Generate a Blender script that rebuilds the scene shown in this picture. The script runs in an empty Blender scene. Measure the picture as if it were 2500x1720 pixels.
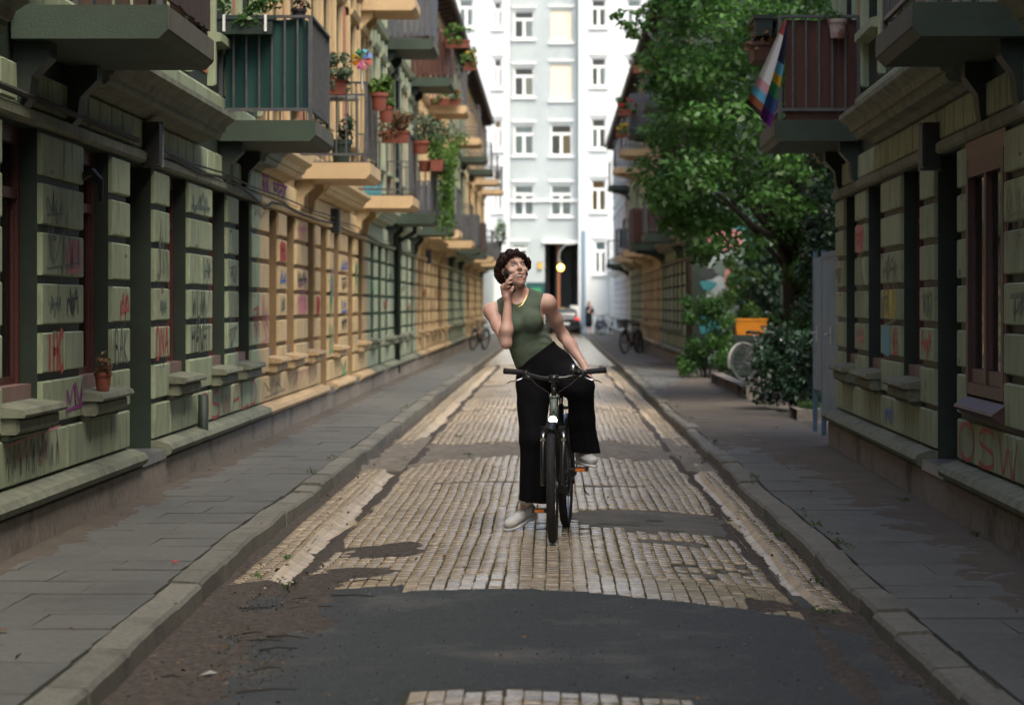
import bpy, bmesh, math, random
import numpy as np
from mathutils import Vector, Matrix, noise

SC = bpy.context.scene
C = SC.collection
RN = random.Random(11)
NP = np.random.default_rng(5)
V3 = Vector

# ------------------------------------------------------------------ camera, sky, sun, exposure
cam = bpy.data.cameras.new('camera')
cam_ob = bpy.data.objects.new('camera', cam)
C.objects.link(cam_ob)
cam_ob.location = (0, 0, 1.5)
cam_ob.rotation_euler = (math.radians(90), 0, 0)
cam.sensor_width = 36
cam.lens = 84.96
cam.shift_x = -0.04
cam.shift_y = -0.046
cam.clip_start = 0.1
cam.clip_end = 2000
cam.dof.use_dof = True
cam.dof.focus_distance = 14.9
cam.dof.aperture_fstop = 3.4
SC.camera = cam_ob

SUN_EL, SUN_AZ = 56, 150            # azimuth from +Y, clockwise: behind the camera, to the right
world = bpy.data.worlds.new('World')
SC.world = world
world.use_nodes = True
wn = world.node_tree
wn.nodes.clear()
w_out = wn.nodes.new('ShaderNodeOutputWorld')
w_bg = wn.nodes.new('ShaderNodeBackground')
w_sky = wn.nodes.new('ShaderNodeTexSky')
w_sky.sky_type = 'NISHITA'
w_sky.sun_disc = False
w_sky.sun_elevation = math.radians(SUN_EL)
w_sky.sun_rotation = math.radians(SUN_AZ)
w_sky.dust_density = 4.5
w_sky.air_density = 0.9
w_sky.ozone_density = 0.0
w_bg.inputs['Strength'].default_value = 0.15
wn.links.new(w_sky.outputs[0], w_bg.inputs[0])
wn.links.new(w_bg.outputs[0], w_out.inputs[0])

sun = bpy.data.lights.new('sun', 'SUN')
sun.energy = 0.8
sun.angle = math.radians(40)
sun.color = (1.0, 0.97, 0.82)
sun_ob = bpy.data.objects.new('sun', sun)
C.objects.link(sun_ob)
_e, _a = math.radians(SUN_EL), math.radians(SUN_AZ)
_d = V3((math.sin(_a) * math.cos(_e), math.cos(_a) * math.cos(_e), math.sin(_e)))
sun_ob.rotation_euler = _d.to_track_quat('Z', 'Y').to_euler()

SC.view_settings.view_transform = 'Standard'
SC.view_settings.look = 'None'
SC.view_settings.exposure = 1.25
SC.view_settings.gamma = 1.0
SC.view_settings.use_curve_mapping = False
SC.render.engine = 'CYCLES'
SC.cycles.use_denoising = True
SC.cycles.max_bounces = 7
SC.cycles.diffuse_bounces = 4
SC.cycles.glossy_bounces = 3
SC.cycles.transmission_bounces = 3
SC.cycles.sample_clamp_indirect = 4.0


# ------------------------------------------------------------------ small helpers
def tag(o, label=None, cat=None, group=None, kind=None):
    if label: o['label'] = label
    if cat: o['category'] = cat
    if group: o['group'] = group
    if kind: o['kind'] = kind
    return o


def empty(name, loc=(0, 0, 0), rz=0.0):
    o = bpy.data.objects.new(name, None)
    C.objects.link(o)
    o.location = loc
    o.rotation_euler = (0, 0, rz)
    o.empty_display_size = 0.1
    return o


def link(name, me, parent=None, loc=None):
    o = bpy.data.objects.new(name, me)
    C.objects.link(o)
    if parent: o.parent = parent
    if loc: o.location = loc
    return o


def copy_tree(o, parent=None):
    c = o.copy()
    C.objects.link(c)
    c.parent = parent
    if parent: c.matrix_parent_inverse = o.matrix_parent_inverse
    for ch in list(o.children): copy_tree(ch, c)
    return c


def frame_of(t):
    t = t.normalized()
    a = V3((0, 0, 1)) if abs(t.z) < .9 else V3((1, 0, 0))
    n = t.cross(a).normalized()
    return n, t.cross(n).normalized()


class MB:
    """collects simple shapes and links them as one mesh object"""
    def __init__(s):
        s.v, s.f, s.t = [], [], []
        s.tone = None

    def add(s, vs, fs, tone=None):
        b = len(s.v)
        s.v += [tuple(p) for p in vs]
        s.f += [tuple(i + b for i in f) for f in fs]
        s.t += [1.0 if tone is None else tone] * len(fs)
        return s

    def box(s, x0, x1, y0, y1, z0, z1, tone=None):
        return s.add([(x0, y0, z0), (x1, y0, z0), (x1, y1, z0), (x0, y1, z0), (x0, y0, z1), (x1, y0, z1), (x1, y1, z1), (x0, y1, z1)],
                     [(0, 3, 2, 1), (4, 5, 6, 7), (0, 1, 5, 4), (1, 2, 6, 5), (2, 3, 7, 6), (3, 0, 4, 7)], tone)

    def obox(s, c, a, b, d, tone=None):
        """box at centre c with half-axis vectors a, b, d"""
        c, a, b, d = V3(c), V3(a), V3(b), V3(d)
        vs = [c + i * a + j * b + k * d for k in (-1, 1) for j in (-1, 1) for i in (-1, 1)]
        return s.add(vs, [(0, 2, 3, 1), (4, 5, 7, 6), (0, 1, 5, 4), (1, 3, 7, 5), (3, 2, 6, 7), (2, 0, 4, 6)], tone)

    def block(s, u0, u1, z0, z1, o0, o1, ch=.012, tone=None):
        """facing block on a wall: x is out, y along, z up, the front edges chamfered"""
        om = o1 - ch
        vs = [(o0, u0, z0), (o0, u1, z0), (o0, u1, z1), (o0, u0, z1),
              (om, u0, z0), (om, u1, z0), (om, u1, z1), (om, u0, z1),
              (o1, u0 + ch, z0 + ch), (o1, u1 - ch, z0 + ch), (o1, u1 - ch, z1 - ch), (o1, u0 + ch, z1 - ch)]
        fs = [(8, 9, 10, 11)]
        for k in range(4):
            j = (k + 1) % 4
            fs += [(k, j, 4 + j, 4 + k), (4 + k, 4 + j, 8 + j, 8 + k)]
        return s.add(vs, fs, tone)

    def tube(s, pts, r, n=8, cap=True, tone=None, flat=1.0):
        pts = [V3(p) for p in pts]
        rs = list(r) if hasattr(r, '__len__') else [r] * len(pts)
        vs, fs = [], []
        t0 = (pts[1] - pts[0]).normalized()
        a, b = frame_of(t0)
        for i, p in enumerate(pts):
            t = (pts[min(i + 1, len(pts) - 1)] - pts[max(i - 1, 0)])
            t = t.normalized() if t.length > 1e-9 else t0
            a = (a - a.dot(t) * t)
            a = a.normalized() if a.length > 1e-6 else frame_of(t)[0]
            b = t.cross(a)
            for k in range(n):
                w = 2 * math.pi * k / n
                vs.append(p + rs[i] * (math.cos(w) * a + flat * math.sin(w) * b))
        for i in range(len(pts) - 1):
            for k in range(n):
                k2 = (k + 1) % n
                fs.append((i * n + k, i * n + k2, (i + 1) * n + k2, (i + 1) * n + k))
        if cap:
            fs.append(tuple(range(n))[::-1])
            fs.append(tuple((len(pts) - 1) * n + k for k in range(n)))
        return s.add(vs, fs, tone)

    def lathe(s, prof, n=16, c=(0, 0, 0), axis='z', tone=None, close=True):
        c = V3(c)
        vs, fs = [], []
        for r, h in prof:
            for k in range(n):
                w = 2 * math.pi * k / n
                x, y = r * math.cos(w), r * math.sin(w)
                vs.append(c + (V3((x, y, h)) if axis == 'z' else V3((h, x, y)) if axis == 'x' else V3((y, h, x))))
        m = len(prof)
        for i in range(m - 1):
            for k in range(n):
                k2 = (k + 1) % n
                fs.append((i * n + k, i * n + k2, (i + 1) * n + k2, (i + 1) * n + k))
        if close:
            fs.append(tuple(range(n))[::-1])
            fs.append(tuple((m - 1) * n + k for k in range(n)))
        return s.add(vs, fs, tone)

    def prism(s, poly, y0, y1, tone=None):
        """polygon of (x, z) extruded along y"""
        n = len(poly)
        vs = [(x, y0, z) for x, z in poly] + [(x, y1, z) for x, z in poly]
        fs = [tuple(range(n)), tuple(range(2 * n - 1, n - 1, -1))]
        for k in range(n):
            j = (k + 1) % n
            fs.append((k, n + k, n + j, j))
        return s.add(vs, fs, tone)

    def ball(s, c, r, seg=12, tone=None):
        rr = r if hasattr(r, '__len__') else (r, r, r)
        c = V3(c)
        rings = max(4, seg // 2)
        vs = [c + V3((0, 0, rr[2]))]
        for i in range(1, rings):
            th = math.pi * i / rings
            for k in range(seg):
                w = 2 * math.pi * k / seg
                vs.append(c + V3((rr[0] * math.sin(th) * math.cos(w), rr[1] * math.sin(th) * math.sin(w), rr[2] * math.cos(th))))
        vs.append(c - V3((0, 0, rr[2])))
        fs = []
        for k in range(seg):
            k2 = (k + 1) % seg
            fs.append((0, 1 + k, 1 + k2))
            for i in range(rings - 2):
                fs.append((1 + i * seg + k, 1 + (i + 1) * seg + k, 1 + (i + 1) * seg + k2, 1 + i * seg + k2))
            fs.append((1 + (rings - 2) * seg + k, len(vs) - 1, 1 + (rings - 2) * seg + k2))
        return s.add(vs, fs, tone)

    def mesh(s, name, mat, smooth=False):
        me = bpy.data.meshes.new(name)
        me.from_pydata(s.v, [], s.f)
        me.materials.append(mat)
        if smooth:
            me.polygons.foreach_set('use_smooth', [True] * len(me.polygons))
        at = me.attributes.new('tone', 'FLOAT', 'FACE')
        at.data.foreach_set('value', np.array(s.t, dtype=np.float32))
        bm = bmesh.new()
        bm.from_mesh(me)
        bmesh.ops.recalc_face_normals(bm, faces=bm.faces)
        bm.to_mesh(me)
        bm.free()
        me.update()
        return me

    def build(s, name, mat, parent=None, smooth=False, loc=None):
        return link(name, s.mesh(name, mat, smooth), parent, loc)


def np_mesh(name, V, F, mat, smooth=False, tone=None, tone_domain='FACE'):
    """V (n,3), F (m,k) arrays"""
    me = bpy.data.meshes.new(name)
    k = F.shape[1]
    me.vertices.add(len(V))
    me.vertices.foreach_set('co', np.ascontiguousarray(V, dtype=np.float32).ravel())
    me.loops.add(F.size)
    me.loops.foreach_set('vertex_index', np.ascontiguousarray(F, dtype=np.int32).ravel())
    me.polygons.add(len(F))
    me.polygons.foreach_set('loop_start', np.arange(0, F.size, k, dtype=np.int32))
    if smooth:
        me.polygons.foreach_set('use_smooth', np.ones(len(F), dtype=bool))
    me.materials.append(mat)
    at = me.attributes.new('tone', 'FLOAT', tone_domain)
    at.data.foreach_set('value', np.asarray(tone if tone is not None else np.ones(len(F if tone_domain == 'FACE' else V)), dtype=np.float32))
    me.update()
    me.validate()
    return me


def sdf_mesh(name, prims, lo, hi, h, mat, smooth=True):
    """surface nets on a union / difference of prims: (fn(P)->d, bbox lo, bbox hi, k, op)"""
    lo, hi = np.array(lo, float), np.array(hi, float)
    n = np.ceil((hi - lo) / h).astype(int) + 1
    ax = [lo[i] + h * np.arange(n[i]) for i in range(3)]
    D = np.full(n, 0.5, dtype=np.float32)
    for fn, bl, bh, k, op in prims:
        i0 = [max(0, int(np.floor((bl[i] - lo[i]) / h))) for i in range(3)]
        i1 = [min(n[i], int(np.ceil((bh[i] - lo[i]) / h)) + 2) for i in range(3)]
        if any(i1[i] - i0[i] < 1 for i in range(3)): continue
        sl = tuple(slice(i0[i], i1[i]) for i in range(3))
        X, Y, Z = np.meshgrid(ax[0][sl[0]], ax[1][sl[1]], ax[2][sl[2]], indexing='ij')
        d = fn(X, Y, Z)
        a = D[sl]
        if op == 'u':
            t = np.clip(.5 + .5 * (a - d) / k, 0, 1)
            D[sl] = a * (1 - t) + d * t - k * t * (1 - t)
        elif op == 's':
            d = -d
            t = np.clip(.5 - .5 * (a - d) / k, 0, 1)
            D[sl] = a * (1 - t) + d * t + k * t * (1 - t)
        elif op == 'i':
            t = np.clip(.5 - .5 * (a - d) / k, 0, 1)
            D[sl] = a * (1 - t) + d * t + k * t * (1 - t)
        elif op == 'add':
            D[sl] = a + d
    S = D < 0
    shp = (n[0] - 1, n[1] - 1, n[2] - 1)
    cnt = np.zeros(shp, np.int8)
    acc = np.zeros(shp + (3,), np.float32)
    def sub(A, dx, dy, dz): return A[dx:dx + shp[0], dy:dy + shp[1], dz:dz + shp[2]]
    cs = [(a, b, c) for a in (0, 1) for b in (0, 1) for c in (0, 1)]
    for p in cs:
        for axis in range(3):
            if p[axis] == 1: continue
            q = list(p); q[axis] = 1
            A, B = sub(D, *p), sub(D, *q)
            m = (A < 0) != (B < 0)
            if not m.any(): continue
            t = A[m] / (A[m] - B[m])
            pt = np.tile(np.array(p, np.float32), (len(t), 1))
            pt[:, axis] += t
            acc[m] += pt
            cnt[m] += 1
    m = cnt > 0
    idx = np.full(shp, -1, np.int64)
    idx[m] = np.arange(m.sum())
    ijk = np.argwhere(m)
    V = (ijk + acc[m] / cnt[m][:, None]) * h + lo
    F = []
    for axis in range(3):
        b, c = (axis + 1) % 3, (axis + 2) % 3
        sa = [slice(0, None)] * 3
        A = np.take(S, np.arange(n[axis] - 1), axis)
        B = np.take(S, np.arange(1, n[axis]), axis)
        e = np.argwhere(A != B)
        e = e[(e[:, b] > 0) & (e[:, c] > 0) & (e[:, b] < n[b] - 1) & (e[:, c] < n[c] - 1)]
        flip = A[tuple(e.T)]
        qs = []
        for db, dc in ((1, 1), (0, 1), (0, 0), (1, 0)):
            g = e.copy(); g[:, b] -= db; g[:, c] -= dc
            qs.append(idx[tuple(g.T)])
        q = np.stack(qs, 1)
        q[~flip] = q[~flip][:, ::-1]
        F.append(q)
    F = np.concatenate(F)
    return np_mesh(name, V, F, mat, smooth)


def caps(a, b, ra, rb, k=.02, op='u', flat=None):
    a, b = np.array(a, float), np.array(b, float)
    ba = b - a
    L2 = max(ba @ ba, 1e-9)
    def fn(X, Y, Z):
        px, py, pz = X - a[0], Y - a[1], Z - a[2]
        t = np.clip((px * ba[0] + py * ba[1] + pz * ba[2]) / L2, 0, 1)
        dx, dy, dz = px - t * ba[0], py - t * ba[1], pz - t * ba[2]
        return (np.sqrt(dx * dx + dy * dy + dz * dz) - (ra + (rb - ra) * t)).astype(np.float32)
    m = max(ra, rb) + max(k, .012) + .02
    return (fn, np.minimum(a, b) - m, np.maximum(a, b) + m, k, op)


def elli(c, r, R=None, k=.02, op='u'):
    c, r = np.array(c, float), np.array(r, float)
    R = np.eye(3) if R is None else np.array(R)
    def fn(X, Y, Z):
        p = np.stack([X - c[0], Y - c[1], Z - c[2]], -1) @ R      # columns of R are the ellipsoid's axes
        k0 = np.sqrt(((p / r) ** 2).sum(-1))
        k1 = np.sqrt(((p / r ** 2) ** 2).sum(-1)) + 1e-9
        return (k0 * (k0 - 1) / k1).astype(np.float32)
    m = r.max() + max(k, .012) + .02
    return (fn, c - m, c + m, k, op)


# ------------------------------------------------------------------ materials
def M(name, col, rough=.8, col2=None, scale=4.0, thr=(.38, .66), bump=0.0, bscale=60.0, metal=0.0, tone=False, rnd=0.0,
      dirt=None, dirt_scale=1.2, dirt_thr=(.52, .7), spec=.5, emit=None, coat=0.0, trans=0.0, stretch=None):
    m = bpy.data.materials.new(name)
    m.use_nodes = True
    t = m.node_tree
    N, Lk = t.nodes, t.links
    b = N['Principled BSDF']
    b.inputs['Roughness'].default_value = rough
    b.inputs['Metallic'].default_value = metal
    b.inputs['Specular IOR Level'].default_value = spec
    if coat: b.inputs['Coat Weight'].default_value = coat
    tc = N.new('ShaderNodeTexCoord')
    vec = tc.outputs['Object']
    if stretch:
        mp = N.new('ShaderNodeMapping')
        mp.inputs['Scale'].default_value = stretch
        Lk.new(vec, mp.inputs[0])
        vec = mp.outputs[0]
    def ns(sc, det=5, rgh=.6):
        n = N.new('ShaderNodeTexNoise')
        n.inputs['Scale'].default_value = sc
        n.inputs['Detail'].default_value = det
        n.inputs['Roughness'].default_value = rgh
        Lk.new(vec, n.inputs['Vector'])
        return n.outputs[0]
    def ramp(v, a, c):
        r = N.new('ShaderNodeMapRange')
        r.inputs['From Min'].default_value = a
        r.inputs['From Max'].default_value = c
        Lk.new(v, r.inputs['Value'])
        return r.outputs[0]
    def mix(f, a, c, mode='MIX'):
        x = N.new('ShaderNodeMix')
        x.data_type = 'RGBA'
        x.blend_type = mode
        if isinstance(f, float): x.inputs['Factor'].default_value = f
        else: Lk.new(f, x.inputs['Factor'])
        for s, val in ((6, a), (7, c)):
            if isinstance(val, tuple): x.inputs[s].default_value = (*val, 1)
            else: Lk.new(val, x.inputs[s])
        return x.outputs[2]
    cur = tuple(col)
    if col2: cur = mix(ramp(ns(scale), *thr), cur, tuple(col2))
    if dirt: cur = mix(ramp(ns(dirt_scale, 8, .7), *dirt_thr), cur, tuple(dirt))
    if tone or rnd:
        if tone:
            at = N.new('ShaderNodeAttribute')
            at.attribute_name = 'tone'
            f = at.outputs['Fac']
        else:
            oi = N.new('ShaderNodeObjectInfo')
            r = N.new('ShaderNodeMapRange')
            r.inputs['To Min'].default_value = 1 - rnd
            r.inputs['To Max'].default_value = 1 + rnd
            Lk.new(oi.outputs['Random'], r.inputs['Value'])
            f = r.outputs[0]
        cc = N.new('ShaderNodeCombineColor')
        for i in range(3): Lk.new(f, cc.inputs[i])
        cur = mix(1.0, cur, cc.outputs[0], 'MULTIPLY')
    if isinstance(cur, tuple): b.inputs['Base Color'].default_value = (*cur, 1)
    else: Lk.new(cur, b.inputs['Base Color'])
    if bump:
        bp = N.new('ShaderNodeBump')
        bp.inputs['Strength'].default_value = min(1.0, bump)
        bp.inputs['Distance'].default_value = .01
        Lk.new(ns(bscale, 4), bp.inputs['Height'])
        Lk.new(bp.outputs[0], b.inputs['Normal'])
    if emit:
        b.inputs['Emission Color'].default_value = (*emit[:3], 1)
        b.inputs['Emission Strength'].default_value = emit[3]
    if trans:
        tr = N.new('ShaderNodeBsdfTranslucent')
        mx = N.new('ShaderNodeMixShader')
        mx.inputs[0].default_value = trans
        if isinstance(cur, tuple): tr.inputs[0].default_value = (*cur, 1)
        else: Lk.new(cur, tr.inputs[0])
        Lk.new(b.outputs[0], mx.inputs[1])
        Lk.new(tr.outputs[0], mx.inputs[2])
        Lk.new(mx.outputs[0], N['Material Output'].inputs[0])
    return m


MAT = dict(
    sage=M('sage_paint', (.30, .355, .225), .75, (.23, .28, .18), 5, bump=.3, bscale=90, rnd=.10, dirt=(.13, .13, .09), dirt_scale=2.6, dirt_thr=(.53, .72), stretch=(1, 1.6, .5)),
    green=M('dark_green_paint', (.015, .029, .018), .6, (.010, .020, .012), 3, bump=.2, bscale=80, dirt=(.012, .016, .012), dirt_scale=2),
    ochre=M('ochre_paint', (.52, .40, .215), .75, (.43, .325, .18), 5, bump=.3, bscale=90, rnd=.09, dirt=(.27, .20, .13), dirt_scale=2.6, dirt_thr=(.54, .74), stretch=(1, 1.6, .5)),
    ochre_dark=M('ochre_groove', (.235, .155, .075), .7, (.19, .125, .06), 3, bump=.2, bscale=80),
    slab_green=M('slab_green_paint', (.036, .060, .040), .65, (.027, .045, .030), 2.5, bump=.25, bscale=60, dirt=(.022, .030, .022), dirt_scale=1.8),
    slab_edge=M('slab_edge_sage', (.12, .12, .085), .75, (.075, .075, .055), 2.5, bump=.25, bscale=60, dirt=(.09, .09, .07)),
    slab_ochre=M('slab_ochre_paint', (.56, .41, .23), .75, (.50, .36, .20), 2.5, bump=.2, bscale=60, dirt=(.32, .25, .16), dirt_scale=1.5),
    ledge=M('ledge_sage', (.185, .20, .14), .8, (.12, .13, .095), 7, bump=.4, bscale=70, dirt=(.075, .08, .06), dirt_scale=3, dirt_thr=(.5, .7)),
    ledge_ochre=M('ledge_ochre', (.44, .32, .18), .8, (.34, .25, .145), 7, bump=.3, bscale=70, dirt=(.22, .17, .11), dirt_scale=3),
    granite=M('plinth_granite', (.28, .245, .20), .8, (.19, .165, .14), 22, bump=.4, bscale=140, dirt=(.07, .06, .052), dirt_scale=1.5, rnd=.08),
    brickwall=M('orange_brick', (.42, .17, .085), .85, (.33, .14, .075), 12, bump=.3, bscale=90),
    frame=M('oxblood_frame', (.075, .026, .024), .45, (.06, .022, .02), 5, bump=.1),
    frame_purple=M('plum_frame', (.080, .036, .034), .5, (.062, .028, .027), 5, bump=.1),
    sill_in=M('inner_sill', (.20, .13, .11), .7, (.15, .10, .085), 8),
    
    curtain=M('curtain_cloth', (.32, .33, .30), .9, (.24, .25, .23), 3, stretch=(1, 9, .3)),
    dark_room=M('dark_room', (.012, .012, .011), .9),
    steel=M('grey_rail_steel', (.13, .135, .14), .45, (.09, .095, .10), 10, metal=.55),
    black_steel=M('black_rail_steel', (.025, .026, .028), .45, metal=.4),
    bright_steel=M('bright_steel', (.55, .56, .57), .3, metal=.9),
    threshold=M('worn_metal_threshold', (.42, .44, .45), .32, (.25, .27, .28), 9, metal=.8),
    roof=M('dark_roof', (.035, .036, .036), .7, (.05, .048, .045), 6, bump=.3),
    teal=M('teal_cloth', (.008, .05, .045), .85, (.006, .036, .034), 2, stretch=(1, 10, .4), bump=.2, bscale=20),
    wood=M('brown_plank', (.085, .028, .016), .6, (.055, .02, .012), 5, stretch=(14, 14, 1), bump=.2, bscale=20, rnd=.12),
    wood_grey=M('weathered_slat', (.10, .11, .125), .75, (.065, .07, .08), 5, stretch=(10, 10, 1), rnd=.12),
    wood_dark=M('dark_slat', (.06, .035, .024), .75, (.04, .025, .018), 5, stretch=(10, 10, 1), rnd=.15),
    terracotta=M('terracotta', (.22, .062, .038), .75, (.16, .048, .03), 9, bump=.15),
    planter_green=M('green_planter', (.018, .035, .028), .6),
    soil=M('soil', (.03, .022, .016), .95, bump=.6, bscale=80),
    leaf=M('leaf_green', (.078, .185, .038), .42, (.044, .125, .026), 1.3, tone=True, trans=.42),
    leaf_dark=M('ivy_leaf', (.022, .062, .026), .42, (.016, .045, .02), 2, tone=True, trans=.2),
    leaf_bright=M('hanging_leaf', (.10, .20, .03), .55, (.07, .15, .025), 5, tone=True, trans=.35),
    leaf_grey=M('grey_leaf', (.10, .16, .09), .7, (.075, .12, .07), 5, tone=True, trans=.25),
    leaf_dry=M('dry_leaf', (.17, .10, .045), .8, (.12, .065, .03), 6, tone=True, trans=.2),
    petal_red=M('red_petal', (.50, .03, .03), .6), petal_pink=M('pink_petal', (.55, .09, .28), .6),
    petal_yellow=M('yellow_petal', (.65, .42, .04), .6),
    bark=M('bark', (.036, .032, .025), .9, (.020, .018, .015), 7, bump=.8, bscale=30),
    brick=M('buff_clinker', (.42, .345, .238), .21, (.30, .243, .165), 22, tone=True, bump=.2, bscale=45, dirt=(.16, .125, .09), dirt_scale=1.6, dirt_thr=(.55, .80), spec=.7),
    gutter=M('glazed_gutter_brick', (.46, .375, .255), .42, (.40, .325, .22), 18, tone=True, bump=.35, bscale=40, spec=.6),
    joint=M('joint_soil_moss', (.06, .055, .036), .95, (.028, .04, .018), 3, bump=.7, bscale=70),
    asphalt=M('asphalt', (.034, .040, .039), .75, (.11, .113, .112), 85, (.50, .74), bump=1, bscale=130, dirt=(.135, .128, .112), dirt_scale=1.6, dirt_thr=(.52, .78)),
    asphalt_old=M('old_asphalt', (.20, .175, .135), .85, (.12, .106, .085), 12, (.35, .65), bump=.9, bscale=120, dirt=(.27, .23, .17), dirt_scale=4),
    litter=M('soil_litter', (.080, .064, .050), .95, (.030, .026, .022), 34, (.38, .62), bump=1, bscale=70, dirt=(.15, .115, .085), dirt_scale=18, dirt_thr=(.56, .68), tone=True),
    kerb=M('kerb_granite', (.18, .174, .14), .75, (.11, .106, .088), 45, bump=.7, bscale=90, rnd=.16, dirt=(.085, .082, .062), dirt_scale=3.5, dirt_thr=(.5, .72)),
    paving=M('paving_slab', (.118, .120, .108), .78, (.082, .085, .077), 28, (.35, .7), bump=.6, bscale=120, rnd=.10, dirt=(.072, .070, .064), dirt_scale=1.7, dirt_thr=(.5, .72)),
    ground=M('ground_soil', (.09, .075, .058), .95, (.065, .055, .043), 3, bump=.6, bscale=40),
    grass=M('weed', (.06, .13, .025), .7, tone=True, trans=.3),
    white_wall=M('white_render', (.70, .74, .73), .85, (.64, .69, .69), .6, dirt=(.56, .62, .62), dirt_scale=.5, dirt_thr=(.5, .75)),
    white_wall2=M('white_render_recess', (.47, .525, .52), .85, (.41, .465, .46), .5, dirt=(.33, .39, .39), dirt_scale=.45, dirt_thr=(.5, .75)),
    white_trim=M('white_trim', (.82, .83, .80), .7),
    net=M('net_curtain', (.62, .68, .67), .9, (.52, .58, .58), 3, stretch=(6, 1, .3)), blind=M('cream_blind', (.80, .70, .55), .85), blind_orange=M('orange_blind', (.55, .33, .14), .85),
    cable=M('black_cable', (.018, .018, .017), .6),
    box_black=M('black_plastic', (.015, .016, .017), .5), box_grey=M('grey_plastic', (.22, .23, .24), .6),
    gate=M('grey_gate_paint', (.115, .21, .30), .5, (.09, .17, .245), 2, bump=.15, dirt=(.075, .125, .165), dirt_scale=2),
    crate=M('orange_crate', (.75, .27, .015), .5), white_paint=M('white_paint', (.70, .71, .70), .4),
    teal_board=M('teal_board', (.012, .075, .075), .6), dark_door=M('dark_door', (.02, .03, .036), .5),
)
for k, c in dict(red=(.38, .06, .05), purple=(.22, .035, .20), black=(.03, .035, .035), blue=(.06, .13, .40), green=(.05, .33, .13),
                 pink=(.48, .19, .20), cyan=(.09, .33, .42), ltgrey=(.10, .14, .115), yellow=(.48, .42, .06), white=(.55, .56, .54), teal=(.03, .20, .22), chalk=(.20, .23, .165)).items():
    MAT['paint_' + k] = M('spray_' + k, c, .6, tuple(x * .75 for x in c), 30)


def glass_mat():
    m = bpy.data.materials.new('window_glass')
    m.use_nodes = True
    N, Lk = m.node_tree.nodes, m.node_tree.links
    N.remove(N['Principled BSDF'])
    fr = N.new('ShaderNodeFresnel')
    fr.inputs[0].default_value = 1.52
    tr = N.new('ShaderNodeBsdfTransparent')
    tr.inputs[0].default_value = (.86, .90, .89, 1)
    gl = N.new('ShaderNodeBsdfGlossy')
    gl.inputs['Roughness'].default_value = .04
    mx = N.new('ShaderNodeMixShader')
    Lk.new(fr.outputs[0], mx.inputs[0])
    Lk.new(tr.outputs[0], mx.inputs[1])
    Lk.new(gl.outputs[0], mx.inputs[2])
    Lk.new(mx.outputs[0], N['Material Output'].inputs[0])
    return m


MAT['glass'] = glass_mat()
MAT['screen'] = M('phone_screen', (.012, .016, .017), .06)


# ------------------------------------------------------------------ ground shape
def sst(x, a, b):
    t = min(1, max(0, (x - a) / (b - a)))
    return t * t * (3 - 2 * t)


def g(y): return -0.12 * sst(y, 35, 85)


def kerb_l(y): return -1.69 - .11 * sst(y, 8.5, 14.5) - .03 * sst(y, 20, 60) + .006 * math.sin(y * 1.1) + .003 * math.sin(y * 2.9)


def kerb_r(y): return 1.485 + .025 * sst(y, 18, 26) + .14 * sst(y, 26, 70) + .012 * math.sin(y * .9 + 1) + .005 * math.sin(y * 2.3)


def road_z(x, y):
    c = max(0.0, 1 - ((x + .12) / 1.62) ** 2)
    w = .012 * math.sin(x * 3.1 + y * .9) * math.sin(y * 1.7 + x * 1.3) + .014 * noise.noise(V3((x * 1.3, y * .7, 2))) \
        + .004 * noise.noise(V3((x * 4, y * 3, 7)))
    return g(y) + .075 * c + w * min(1, c * 2.5) + .035 * c * math.exp(-((y - 12.1) / 1.0) ** 2)


KT_L, KT_R = .118, .095


def walk_z(y, left): return (KT_L if left else KT_R) + g(y) + .008 * noise.noise(V3((3 if left else 9, y * .6, 0)))


def grid_sheet(x0, x1, y0, y1, dx, dy, zf):
    nx, ny = max(1, int(round((x1 - x0) / dx))), max(1, int(round((y1 - y0) / dy)))
    vs = [(x0 + (x1 - x0) * i / nx, y0 + (y1 - y0) * j / ny) for j in range(ny + 1) for i in range(nx + 1)]
    V = [(x, y, zf(x, y)) for x, y in vs]
    F = [(j * (nx + 1) + i, j * (nx + 1) + i + 1, (j + 1) * (nx + 1) + i + 1, (j + 1) * (nx + 1) + i) for j in range(ny) for i in range(nx)]
    return np.array(V, float), np.array(F, int)


# the one big sheet below everything
V, F = grid_sheet(-500, 500, -300, 900, 100, 100, lambda x, y: -.62)
tag(link('ground', np_mesh('ground', V, F, MAT['ground'])), kind='structure')

# road bed that shows in the joints, then the bricks
def bed_z(x, y):
    if y > 11.4 and not 21.6 < y < 26.9 and (-1.52 < x < -1.30 or 1.155 < x < 1.335): return road_z(x, y) - .07
    return road_z(x, y) - .012


V, F = grid_sheet(-1.86, 1.70, 3, 63, .04, .25, bed_z)
road = tag(link('road', np_mesh('road', V, F, MAT['joint'], True)), kind='structure')
V, F = grid_sheet(-2.0, 1.8, 62.5, 140, .3, 1.0, lambda x, y: road_z(x, y) - .004)
tag(link('far_road', np_mesh('far_road', V, F, MAT['brick'], True, tone=.9 + .2 * NP.random(len(F)))), kind='structure')


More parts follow.
